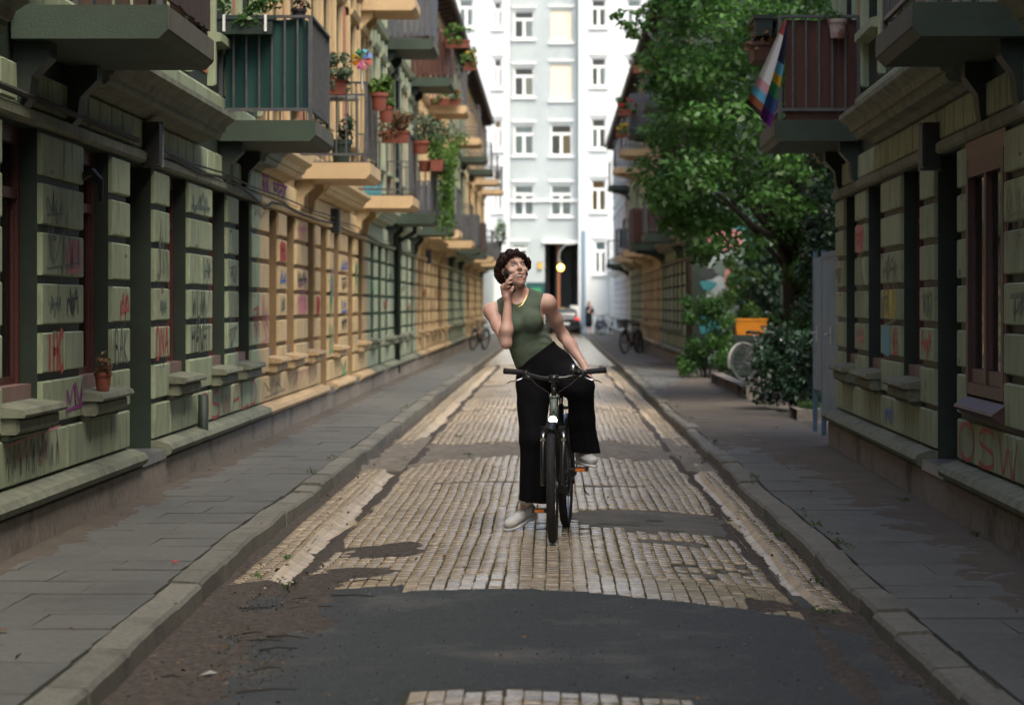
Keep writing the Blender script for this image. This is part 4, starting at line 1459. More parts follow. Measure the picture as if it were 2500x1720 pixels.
# B2: teal cloth screen and planter
sc = tag(empty('balcony_screen', (0, 0, 0)), 'dark teal cloth tied behind the railing bars of the left balcony', 'screen')
def cloth(pts, z0, z1, n, amp):
    m, vs = MB(), []
    L = [0]
    for p, q in zip(pts, pts[1:]): L.append(L[-1] + math.dist(p, q))
    for i in range(n + 1):
        d = L[-1] * i / n
        k = max(j for j in range(len(pts) - 1) if L[j] <= d + 1e-9)
        t = (d - L[k]) / (L[k + 1] - L[k])
        p, q = pts[k], pts[k + 1]
        tx, ty = (q[0] - p[0]) / (L[k + 1] - L[k]), (q[1] - p[1]) / (L[k + 1] - L[k])
        o = amp * math.sin(d * 26) + amp * .8 * math.sin(d * 11.3)
        x, y = p[0] + (q[0] - p[0]) * t - ty * o, p[1] + (q[1] - p[1]) * t + tx * o
        for f in (0, .5, 1): vs.append((x, y, z0 + (z1 - z0) * f + .012 * math.sin(d * 9 + 1) * (1 - abs(2 * f - 1) * .2)))
    m.add(vs, [(3 * i + k, 3 * i + 3 + k, 3 * i + 4 + k, 3 * i + 1 + k) for i in range(n) for k in (0, 1)])
    return m
cloth([(-3.0, 22.16), (-2.28, 22.16), (-2.27, 23.75)], 3.30, 4.12, 110, .012).build('cloth', MAT['teal'], sc, True)
planter('dark green planter box hooked on the railing above the teal cloth', (-2.80, 22.0, 3.96), .52, .17, .16, MAT['planter_green'], MAT['leaf'], .06, 34, .2, hooks=True, dens=7)
pot('small pot with purple flowers on the teal cloth balcony', (-2.36, 22.45, 4.12), .07, .13, MAT['box_black'], MAT['leaf_dark'], .05, 22, .09, .16)
# near left slatted balcony is plain; third balcony with herbs, pinwheel, pots
planter('terracotta planter with green herbs beside the pinwheel', (-2.62, 28.6, 3.99), .36, .18, .19, MAT['terracotta'], MAT['leaf_grey'], .05, 70, .26, dens=12)
pot('upper terracotta pot with grass hung outside the pinwheel balcony', (-2.08, 28.95, 3.83), .105, .21, MAT['terracotta'], MAT['leaf_bright'], .10, 40, .14, .2)
pot('lower terracotta pot hung outside the pinwheel balcony', (-2.06, 29.85, 3.76), .095, .20, MAT['terracotta'], MAT['leaf_bright'], .09, 40, .12, .18)
pot('dark green pot with leafy plant on the pinwheel balcony floor', (-2.55, 29.1, 3.19), .13, .3, MAT['planter_green'], MAT['leaf_dark'], .07, 40, .16, .3)
pw = tag(empty('pinwheel', W(884, 145, 28.6)), 'rainbow coloured toy pinwheel on a stick above the balcony rail', 'pinwheel')
for k, c in enumerate(('paint_blue', 'paint_cyan', 'paint_green', 'petal_yellow', 'crate', 'petal_pink', 'paint_pink', 'paint_red')):
    w0 = 2 * math.pi * k / 8 + .2
    a, b = V3((math.cos(w0), 0, math.sin(w0))), V3((math.cos(w0 + .62), 0, math.sin(w0 + .62)))
    e = V3((0, -1, 0))
    MB().add([e * .01, a * .075 + e * .035, a * .135 + e * .018, b * .12, b * .06 - e * .008], [(0, 1, 2, 3, 4)]).build('blade', MAT[c], pw)
MB().tube([(0, .015, 0), (0, .03, -.35)], .006, 6).build('stick', MAT['white_paint'], pw)
rp = tag(MB().tube([W(800, 241, 28.8), W(876, 241, 28.8)], .035, 10).build('rolled_mat', MAT['curtain']), 'pale rolled up mat lying along the pinwheel balcony railing', 'mat')
# fourth
planter('terracotta planter full of dried brown plants on the second ochre balcony', (-2.43, 37.25, 4.0), .42, .2, .18, MAT['terracotta'], MAT['leaf_dry'], .07, 40, .22, dens=12)
pot('maroon pot with big grey green bush on the second ochre balcony', (-2.1, 38.3, 3.9), .14, .2, MAT['terracotta'], MAT['leaf_grey'], .06, 230, .36, .5)
bg = tag(empty('shopping_bag', (-2.78, 37.5, 3.19)), 'turquoise shopping bag on the floor of the second ochre balcony', 'bag')
m = MB()
m.add([(-.14, -.07, 0), (.12, -.07, 0), (.12, .07, 0), (-.14, .07, 0), (-.16, -.05, .19), (.13, -.06, .17), (.12, .05, .2), (-.14, .04, .18)], [(0, 3, 2, 1), (0, 1, 5, 4), (1, 2, 6, 5), (2, 3, 7, 6), (3, 0, 4, 7)])
m.build('bag', MAT['paint_cyan'], bg)
MB().tube([(-.08, -.06, .17), (-.05, -.07, .27), (.05, -.07, .27), (.07, -.06, .17)], .006, 6).build('strap', MAT['box_black'], bg)
# fifth: hanging vines
hv = tag(empty('hanging_plant', (-2.12, 44.6, 4.0)), 'trailing bright green vines spilling over the third left house balcony', 'plant')
MB().add([(-.1, -.5, -.05), (.1, -.5, -.05), (.1, .9, -.05), (-.1, .9, -.05), (-.12, -.52, .15), (.12, -.52, .15), (.12, .92, .15), (-.12, .92, .15)], [(0, 3, 2, 1), (0, 1, 5, 4), (1, 2, 6, 5), (2, 3, 7, 6), (3, 0, 4, 7)]).build('trough', MAT['terracotta'], hv)
cl = [((RN.uniform(-.15, .45), RN.uniform(-.5, .9), RN.uniform(.0, .62)), .15, 70) for _ in range(26)]
for _ in range(24):
    x, y, L = RN.uniform(.05, .28), RN.uniform(-.4, .9), RN.uniform(.4, 1.5)
    for t in range(int(L / .12)): cl.append(((x + RN.gauss(0, .03), y + RN.gauss(0, .03), .1 - t * .12), (.05, .05, .07), 12))
foliage('vines', cl, .065, MAT['leaf_bright'], hv, flat=.2, droop=.8)
pot('red pot on the vine covered balcony', (-2.35, 44.35, 3.95), .12, .2, MAT['terracotta'])
for lab, px, py, Y, L, pm, fm in (('window box with red and pink blossoms on an upper ochre balcony', 1088, 246, 58.5, .75, MAT['leaf'], MAT['petal_red']),
                                  ('yellow green plants in a box on the red slatted upper balcony', 1118, 105, 51.2, .5, MAT['leaf_bright'], None),
                                  ('yellow flowers in a pot box on the upper balcony corner', 1148, 160, 53.2, .3, MAT['leaf_bright'], MAT['petal_yellow']),
                                  ('red geraniums on the upper right balcony below the roof edge', 1530, 272, 66, .5, MAT['leaf'], MAT['petal_red']),
                                  ('yellow flowers on the far upper right balcony', 1518, 328, 74.8, .35, MAT['leaf_bright'], MAT['petal_yellow']),
                                  ('small plant box on the grey slatted right balcony', 1566, 168, 56.9, .4, MAT['leaf_bright'], None)):
    p = W(px, py, Y)
    planter(lab, (p.x, p.y - .1, p.z - .12), L, .18, .16, MAT['terracotta'], pm, .07, 26, .25, fm, dens=8)
pot('leafy green potted tree on the farthest left balcony', (-2.25, 101.1, 3.95), .16, .25, MAT['box_black'], MAT['leaf'], .12, 90, .32, .9)

# right: plank screen, flag, planters, pot
ps = tag(empty('privacy_screen', (0, 22.16, 0)), 'brown wooden plank screen behind the railing of the right balcony', 'screen')
for k in range(8):
    x = 2.13 + k * .098
    MB().box(x, x + .095, -.004 * (k % 2), .018 - .004 * (k % 2), 3.2, 4.11 + .006 * RN.random()).build('plank', MAT['wood'], ps)
for k in range(5):
    MB().box(2.095, 2.112, .1 + k * .33, .1 + k * .33 + .325, 3.2, 4.1).build('plank', MAT['planter_green'], ps)
fl = tag(empty('flag', (0, 0, 0)), 'striped pride flag hanging from the corner of the plank screened balcony', 'flag')
def fpt(u, v):
    """u 0..1 left edge to right edge, v down the flag"""
    Lx, Ly = 1480 + (1160 - 245 * v) / 2.66, (125 + 530 * v) / 2.66
    Rx, Ry = 1480 + (1180 - 105 * v ** 1.6) / 2.66, (150 + 655 * v) / 2.66
    px, py = Lx + (Rx - Lx) * u, Ly + (Ry - Ly) * u
    return W(px, py, 21.95 + .22 * u * v + .05 * math.sin(u * 9) * v)
STR = [('L', 0, .16, 'paint_red'), ('L', .16, .70, 'white_paint'), ('L', .70, .80, 'flag_pink'), ('L', .80, .90, 'flag_sky'), ('L', .90, .98, 'flag_brown'), ('L', .98, 1.03, 'bark'),
       ('R', 0, .42, 'flag_navy'), ('R', .42, .54, 'flag_sky'), ('R', .54, .64, 'petal_yellow'), ('R', .64, .77, 'paint_green'), ('R', .77, .92, 'paint_blue'), ('R', .92, 1.04, 'flag_purple')]
MAT.update(flag_pink=M('flag_pink', (.62, .34, .38), .8), flag_sky=M('flag_sky', (.12, .42, .60), .8), flag_brown=M('flag_brown', (.28, .09, .035), .8), flag_navy=M('flag_navy', (.02, .03, .08), .8), flag_purple=M('flag_purple', (.16, .02, .24), .8))
for sd, v0, v1, mt in STR:
    m = MB()
    ua, ub = (0, .56) if sd == 'L' else (.56, 1)
    vs, n = [], 5
    for j in range(n + 1):
        v = v0 + (v1 - v0) * j / n
        for i in range(5): vs.append(fpt(ua + (ub - ua) * i / 4, v))
    m.add(vs, [(j * 5 + i, j * 5 + i + 1, j * 5 + i + 6, j * 5 + i + 5) for j in range(n) for i in range(4)])
    m.build('stripe', MAT[mt], fl, True)
planter('dark green planter hooked outside the plank screened balcony', (1.96, 22.75, 4.0), .62, .17, .19, MAT['planter_green'], None, along='y')
planter('maroon planter with reddish stalks under the dark green one', (1.95, 22.8, 3.79), .6, .17, .16, MAT['wood'], MAT['leaf_dry'], .09, 16, .22, along='y', dens=5)
pot('brown and white flower pot hung on the plank screen railing', (2.59, 22.0, 3.93), .085, .17, M('whitewashed_clay', (.42, .36, .33), .8, (.24, .12, .09), 9, (.45, .6)), MAT['leaf'], .05, 12, .1, .1)
pot('terracotta pot with a dried plant on the nearest left window sill', (WL + .1, 15.95, .935), .058, .125, MAT['terracotta'], MAT['leaf_dry'], .06, 10, .08, .12)

# ------------------------------------------------------------------ on the fronts: boxes, hook, cables, pipes, paint
for lab, x, y, z, sd in (('black box lamp on the left green house above its door', WL, 18.0, 2.70, 1), ('black box lamp on the ochre house frieze', WL, 33.1, 2.66, 1), ('black box lamp on the sea green house frieze', WL, 46.6, 2.66, 1),
                         ('black box lamp on the farther ochre house frieze', WL, 58, 2.66, 1), ('black box lamp on the right green house above its door', wall_r(17.0), 17.0, 2.62, -1)):
    w = tag(empty('wall_lamp', (x, y, z), 0 if sd > 0 else RZ1), lab, 'lamp')
    MB().block(-.08, .08, -.16, .16, .02, .15, .012).build('housing', MAT['box_black'], w)
    MB().box(.0, .155, .081 * sd if sd > 0 else -.099, .099 if sd > 0 else -.081, -.17, .17).build('side_plate', MAT['box_grey'], w)
hk = tag(MB().tube([(WL, 15.63, 2.32), (WL + .10, 15.6, 2.36), (WL + .16, 15.55, 2.30), (WL + .17, 15.5, 2.16)], [.03, .028, .024, .012], 8).build('shutter_hook', MAT['box_black']), 'black curved hook on the wall of the nearest left house', 'hook')
tag(MB().tube([(WL + .075, 8, 2.70), (WL + .075, 12, 2.695), (WL + .075, 17.4, 2.69)], .022, 8).build('conduit', MAT['bark']), 'brown conduit pipe along the frieze of the nearest left house', 'pipe')
cp = [(WL + .07, 17.9, 2.60)] + [(WL + .065, y, 2.645 - .02 * math.sin(y * 1.9)) for y in (19, 20.5, 22, 23.5)] + [(WL + .07, 24.3, 2.58), (WL + .08, 25.1, 2.50), (WL + .075, 25.8, 2.60)] + [(WL + .07, y, 2.60 + .025 * math.sin(y)) for y in range(27, 54, 2)]
tag(MB().tube(cp, .014, 6).build('cable', MAT['cable']), 'black cable sagging along the left house fronts', 'cable')
cp = [(WL + .085, y, 2.685 - .015 * math.sin(y * 1.3 + 1)) for y in range(18, 40, 2)]
tag(MB().tube(cp, .009, 6).build('cable', MAT['cable']), 'thin second cable on the frieze above the sagging one', 'cable')
for lab, pts, r, mt in (('short dark green drainpipe low on the nearest left house', [(WL + .10, 20.52, .74), (WL + .10, 20.52, .40), (WL + .12, 20.52, .34)], .045, 'green'),
                        ('dark green drainpipe down the sea green house front', [(WL + .09, 46.4, 9.3), (WL + .09, 46.4, 3.4), (WL + .42, 46.4, 3.25), (WL + .42, 46.4, 2.9), (WL + .09, 46.4, 2.7), (WL + .09, 46.4, .2)], .05, 'green'),
                        ('brown drainpipe on the corner beside the mural', [(3.03, 53.68, 9.2), (3.03, 53.68, .1)], .06, 'wood_dark'),
                        ('pale bent downpipe under the roof edge on the right terrace', [(2.66, 57.6, 9.4), (2.62, 57.6, 9.2), (3.0, 57.6, 8.7), (3.0, 57.6, 6.5)], .06, 'curtain'),
                        ('second pale downpipe under the right roof edge', [(2.66, 67.4, 9.4), (2.62, 67.4, 9.2), (3.0, 67.4, 8.7), (3.0, 67.4, 6.5)], .06, 'curtain'),
                        ('pale bent downpipe under the roof edge on the left terrace', [(-2.6, 78, 9.4), (-2.6, 78, 9.2), (-3.0, 78, 8.7), (-3.0, 78, 6.5)], .06, 'curtain')):
    tag(MB().tube(pts, r, 10).build('drainpipe', MAT[mt], smooth=True), lab, 'pipe')
tag(MB().tube([(-14, 127, 18.15), (-4, 127, 17.95), (4, 127, 17.95), (14, 127, 18.1)], .012, 5).build('overhead_wire', MAT['cable']), 'thin wire strung across in front of the white building', 'wire')

GL = {'O': [[(.5, 0), (.12, .15), (.02, .5), (.15, .88), (.5, 1), (.85, .85), (.95, .5), (.85, .15), (.5, 0)]],
      'S': [[(.9, .95), (.5, 1), (.12, .85), (.15, .6), (.5, .52), (.85, .42), (.9, .15), (.5, .0), (.05, .08)]],
      'W': [[(.0, 1), (.22, .05), (.5, .7), (.72, .0), (1, .95)]], 'A': [[(.05, 0), (.45, 1), (.62, .98), (.95, 0)], [(.15, .42), (.9, .5)]],
      'L': [[(.1, 1), (.1, .05), (.9, .1)]], 'D': [[(.1, 0), (.1, 1), (.6, .9), (.9, .5), (.6, .05), (.1, 0)]], 'N': [[(.05, 0), (.1, 1), (.85, .05), (.9, 1)]],
      'H': [[(.1, 0), (.1, 1)], [(.9, 0), (.88, 1)], [(.1, .5), (.9, .55)]], 'C': [[(.9, .9), (.4, 1), (.05, .5), (.4, 0), (.95, .12)]], 'I': [[(.5, 0), (.52, 1)]],
      'B': [[(.1, 0), (.1, 1), (.7, .9), (.6, .55), (.1, .5), (.8, .42), (.75, .05), (.1, 0)]], 'K': [[(.1, 0), (.1, 1)], [(.85, 1), (.12, .45), (.9, 0)]]}


def ribbon(m, pts, w, o):
    pts = [V3((0, *p)) for p in pts]
    vs = []
    for i, p in enumerate(pts):
        t = (pts[min(i + 1, len(pts) - 1)] - pts[max(i - 1, 0)]).normalized()
        n = V3((0, -t.z, t.y))
        ww = w * RN.uniform(.75, 1.2)
        vs += [(o, *(p + n * ww / 2)[1:]), (o, *(p - n * ww / 2)[1:])]
    m.add(vs, [(2 * i, 2 * i + 1, 2 * i + 3, 2 * i + 2) for i in range(len(pts) - 1)])


def dense(pl, n=4):
    out = []
    P = [pl[0]] + list(pl) + [pl[-1]]
    for i in range(1, len(P) - 2):
        for k in range(n):
            t = k / n
            out.append(tuple(.5 * (2 * P[i][j] + (P[i + 1][j] - P[i - 1][j]) * t + (2 * P[i - 1][j] - 5 * P[i][j] + 4 * P[i + 1][j] - P[i + 2][j]) * t * t
                                   + (3 * P[i][j] - P[i - 1][j] - 3 * P[i + 1][j] + P[i + 2][j]) * t ** 3) for j in (0, 1)))
    return out + [pl[-1]]


def graffiti(h, u0, u1, z0, z1, color, text=None, w=.026, o=.0345, n=9):
    m = MB()
    if text:
        cwid = (u1 - u0) / len(text)
        for i, ch in enumerate(text):
            dz = RN.uniform(-.05, .05) * (z1 - z0)
            for st in GL[ch]:
                ribbon(m, dense([(u0 + cwid * (i + .08 + .80 * x), z0 + dz + (z1 - z0) * y) for x, y in st]), w, o)
    else:
        pl = []
        for i in range(n):
            t = (i + .5) / n
            pl.append((u0 + (u1 - u0) * min(1, max(0, t + RN.uniform(-.16, .16))), z0 + (z1 - z0) * (RN.uniform(.6, 1) if i % 2 else RN.uniform(0, .4))))
        ribbon(m, dense(pl), w, o)
        if n > 7:
            c = RN.random()
            ribbon(m, [(u0, z0 + (z1 - z0) * c), (u1, z0 + (z1 - z0) * (c + .1))], w * .8, o + .001)
    m.build('graffiti', MAT['paint_' + color], h)


def patch_paint(h, u0, u1, z0, z1, color, o=.0335):
    n, m, vs = 14, MB(), []
    for i in range(n):
        a = 2 * math.pi * i / n
        x, y = math.cos(a), math.sin(a)
        k = 1 / max(abs(x), abs(y)) * RN.uniform(.82, 1)
        vs.append((o, (u0 + u1) / 2 + (u1 - u0) / 2 * x * k, (z0 + z1) / 2 + (z1 - z0) / 2 * y * k))
    m.add(vs, [tuple(range(n))])
    m.build('graffiti', MAT['paint_' + color], h)


graffiti(L1, 20.75, 24.9, .50, .735, 'red', 'OSWALD', .03)
for a in ((14.50, 15.02, 1.10, 1.33, 'red', 'IHC', .05), (15.08, 15.60, .80, 1.03, 'purple', None, .03), (15.1, 15.45, 1.40, 1.62, 'black', None, .022), (14.6, 14.9, 1.42, 1.6, 'ltgrey', None, .02),
          (16.95, 17.32, 1.38, 1.62, 'red', None, .028), (16.75, 17.28, 1.1, 1.33, 'ltgrey', 'BAK', .025), (18.5, 19.1, 1.10, 1.33, 'red', 'DNA', .04), (18.7, 19.0, 1.42, 1.6, 'ltgrey', None, .02),
          (20.3, 21.45, 1.09, 1.34, 'black', 'HANHI', .035), (20.35, 21.1, 1.39, 1.63, 'black', 'WLW', .028), (20.3, 21.4, 2.28, 2.5, 'ltgrey', None, .04), (21.0, 21.45, 1.69, 1.92, 'ltgrey', None, .025),
          (22.7, 23.2, 1.1, 1.33, 'ltgrey', None, .02), (22.7, 23.2, 1.7, 1.9, 'ltgrey', None, .02), (24.5, 24.95, 1.1, 1.5, 'red', None, .03), (14.5, 14.95, 1.99, 2.2, 'ltgrey', None, .02), (15.1, 15.55, 1.68, 1.92, 'pink', None, .04)):
    graffiti(L1, *a[:5], a[5], a[6])
for i in range(9): graffiti(L1, 13.4 + i * .17, 13.5 + i * .17, .50, .72, 'black', None, .012, n=3)
for h, a in ((L1, (14.5, 15.5, 1.6, 2.1, 'ltgrey')), (L1, (20.3, 21.4, 1.25, 1.75, 'ltgrey')), (L1, (13.4, 14.9, .52, .95, 'pink')), (L1, (18.5, 19.1, 1.5, 2.2, 'chalk')), (L1, (22.65, 23.3, 1.2, 1.8, 'chalk')),
             (L2, (28.8, 29.9, 1.2, 2.1, 'purple')), (L2, (33.0, 33.4, 1.5, 2.3, 'blue')), (L2, (25.4, 27.4, .5, .74, 'ltgrey')), (L2, (28.2, 31.3, .5, .74, 'pink')), (R1, (-20.3, -19.2, 1.2, 1.9, 'chalk')), (R1, (-22.3, -21.6, 1.3, 2.0, 'ltgrey')), (R1, (-14.2, -13.0, 1.8, 2.3, 'chalk'))):
    graffiti(h, *a, None, .014, .0348, 13)
patch_paint(L1, 15.07, 15.6, 1.70, 1.93, 'pink', .0328)
graffiti(L1, 17.45, 18.35, 1.45, 1.62, 'ltgrey', 'CHILL', .012, -.188)
graffiti(L1, 17.5, 18.3, 1.2, 1.4, 'ltgrey', None, .012, -.188)
for a in ((26.9, 27.5, 1.98, 2.22, 'red'), (26.9, 27.5, 1.70, 1.9, 'blue'), (28.75, 29.8, 2.28, 2.5, 'pink'), (28.8, 29.8, 1.7, 1.92, 'black'), (31.0, 31.5, 1.38, 1.6, 'red'), (32.8, 33.4, 1.3, 1.9, 'green'),
          (34.6, 35.7, 1.98, 2.2, 'blue'), (34.7, 35.6, 1.68, 1.93, 'black'), (34.7, 35.6, 1.38, 1.62, 'blue'), (34.7, 35.6, 1.1, 1.33, 'black'), (37.05, 37.6, 1.68, 2.2, 'green'), (34.7, 35.6, .5, .73, 'green'),
          (25.2, 25.8, 2.68, 2.86, 'purple'), (26.2, 27.6, 2.68, 2.86, 'purple'), (29.8, 31, 2.68, 2.86, 'pink'), (32.8, 33.4, .8, 1.3, 'green'), (25.2, 25.8, 1.1, 1.6, 'pink'), (27.0, 27.4, 1.4, 1.6, 'ltgrey')):
    graffiti(L2, *a, None, .04 if a[4] != 'ltgrey' else .025)
patch_paint(L2, 26.85, 27.55, 1.98, 2.23, 'red', .0328)
patch_paint(L2, 31.0, 31.55, 1.38, 1.63, 'red', .0328)
patch_paint(L2, 28.75, 29.85, 1.38, 1.63, 'pink', .0328)
for u, z, c in ((40.5, 1.7, 'green'), (43.3, 1.4, 'red'), (44.8, 1.9, 'ltgrey'), (46.9, 1.4, 'red'), (48.8, 1.75, 'ltgrey'), (50.8, 1.4, 'red'), (52, 1.7, 'pink')): graffiti(L3, u, u + .6, z - .02, z + .2, c, None, .05)
for u, z, c in ((54.2, 1.4, 'red'), (57, 1.7, 'red'), (60.5, 1.4, 'pink'), (63, 1.7, 'red')): graffiti(L4, u, u + .7, z - .02, z + .25, c, None, .06)
graffiti(R1, -16.05, -12.9, .50, .735, 'red', 'OSWA', .03)
for a in ((-22.35, -21.65, 1.98, 2.23, 'red'), (-22.3, -21.65, 1.1, 1.33, 'pink'), (-20.3, -19.9, 1.4, 1.62, 'ltgrey'), (-17.85, -17.3, 1.1, 1.33, 'red'), (-17.8, -17.3, 1.4, 1.6, 'ltgrey'), (-19.6, -19.2, 1.1, 1.33, 'red'), (-20.1, -19.5, .5, .7, 'blue'), (-20.2, -19.3, 1.7, 1.9, 'ltgrey'), (-14.0, -13.2, 1.4, 1.6, 'ltgrey'), (-24.2, -23.6, 1.7, 1.9, 'ltgrey')):
    graffiti(R1, *a, None, .03)
patch_paint(R1, -20.35, -19.75, 1.08, 1.345, 'cyan', .0328)
patch_paint(R1, -20.3, -19.3, 1.38, 1.64, 'yellow', .0325)
patch_paint(R1, -22.38, -21.62, 1.97, 2.24, 'pink', .0328)

# chipped paint and old stains on the near fronts
MAT['paint_chip'] = M('bare_plaster', (.17, .145, .11), .9, (.11, .095, .075), 30)
MAT['paint_faded'] = M('faded_stain', (.22, .235, .17), .85, (.17, .18, .13), 20)
for h, y0, y1, sg in ((L1, 13.3, 24.9, 1), (R1, 13.0, 24.0, -1)):
    spots = [o for o in ((14.42, 15.6), (16.72, 17.34), (18.5, 19.12), (20.25, 21.5), (22.62, 23.3), (24.45, 25.0))] if sg > 0 else [(-13.9, -13.0), (-16.05, -15.8), (-17.9, -17.26), (-20.35, -19.15), (-22.38, -21.62), (-24.2, -23.5)]
    for a, b in spots:
        for r in range(6):
            for _ in range(RN.choice((0, 1, 1, 2))):
                u, z = RN.uniform(a, b - .1), RN.choice((ROWS[r] + .035, ROWS[r + 1] - .07, RN.uniform(ROWS[r] + .04, ROWS[r + 1] - .09)))
                patch_paint(h, u, u + RN.uniform(.03, .16), z, z + RN.uniform(.015, .06), RN.choice(('chip', 'faded', 'faded')), .0323)

# ------------------------------------------------------------------ at the far end: lamp, pole, boards
lp = tag(empty('passage_lamp', W(1369, 653, 132.5)), 'lit yellow globe lamp hanging in the passage of the white building', 'lamp')
MB().ball((0, 0, 0), .19, 16).build('globe', M('lamp_glass', (.9, .6, .2), .4, emit=(1.0, .62, .12, 3.0)), lp, True)
MB().tube([(0, 0, .18), (-.12, 0, .5), (-.05, 0, .9), (.25, 0, 1.25), (.9, .9, 1.35)], .035, 8).build('bracket', MAT['curtain'], lp)
tag(MB().tube([(1.63, 130, -.1), (1.63, 130, 5.5)], .12, 12).lathe([(.18, -.12), (.18, .1), (.13, .14)], 12, (1.63, 130, 0)).build('lamp_post', M('blue_grey_pole', (.24, .33, .42), .6), smooth=False), 'blue grey pole in front of the passage', 'pole')
for lab, px0, px1, y0, y1, Y, mt in (('dark teal shop board on the wall left of the passage', 1284, 1330, 690, 722, 134.4, 'teal_board'), ('small orange sign on the wall left of the passage', 1313, 1323, 640, 656, 134.4, 'petal_yellow'),
                                     ('white notice board beside the parked car', 1392, 1412, 745, 775, 133.6, 'white_trim'), ('dark green shutter hung on a far right balcony', 1512, 1530, 560, 604, 97.4, 'teal_board')):
    a, b = W(px0, y0, Y), W(px1, y1, Y)
    s = tag(empty('sign' if 'sign' in lab or 'board' in lab else 'shutter', (a.x, Y, b.z)), lab, 'sign' if 'sign' in lab or 'board' in lab else 'shutter')
    w, hh = b.x - a.x, a.z - b.z
    MB().box(0, w, 0, .06, 0, hh).build('panel', MAT[mt], s)
    fr = MB().box(-.03, w + .03, -.02, .03, -.03, -.001).box(-.03, w + .03, -.02, .03, hh + .001, hh + .03)
    fr.build('frame', MAT['box_grey'], s)
    if 'shop' in lab: MB().box(w * .25, w * .8, -.012, -.002, hh * .2, hh * .6).build('lettering_band', MAT['paint_green'], s)


# ------------------------------------------------------------------ bicycles
RUB = M('tyre_rubber', (.022, .023, .025), .75, bump=.3, bscale=200)
CHROME = M('chrome', (.6, .61, .62), .18, metal=1)
BLK = M('black_frame_paint', (.018, .020, .021), .35, coat=.4)
GREYGREEN = M('grey_green_paint', (.17, .21, .185), .4)
REFL_O = M('orange_reflector', (.75, .20, .02), .25)
REFL_R = M('red_reflector', (.45, .03, .03), .25)
LIGHT = M('bike_light', (.9, .95, .85), .3, emit=(1, 1, .9, 14))


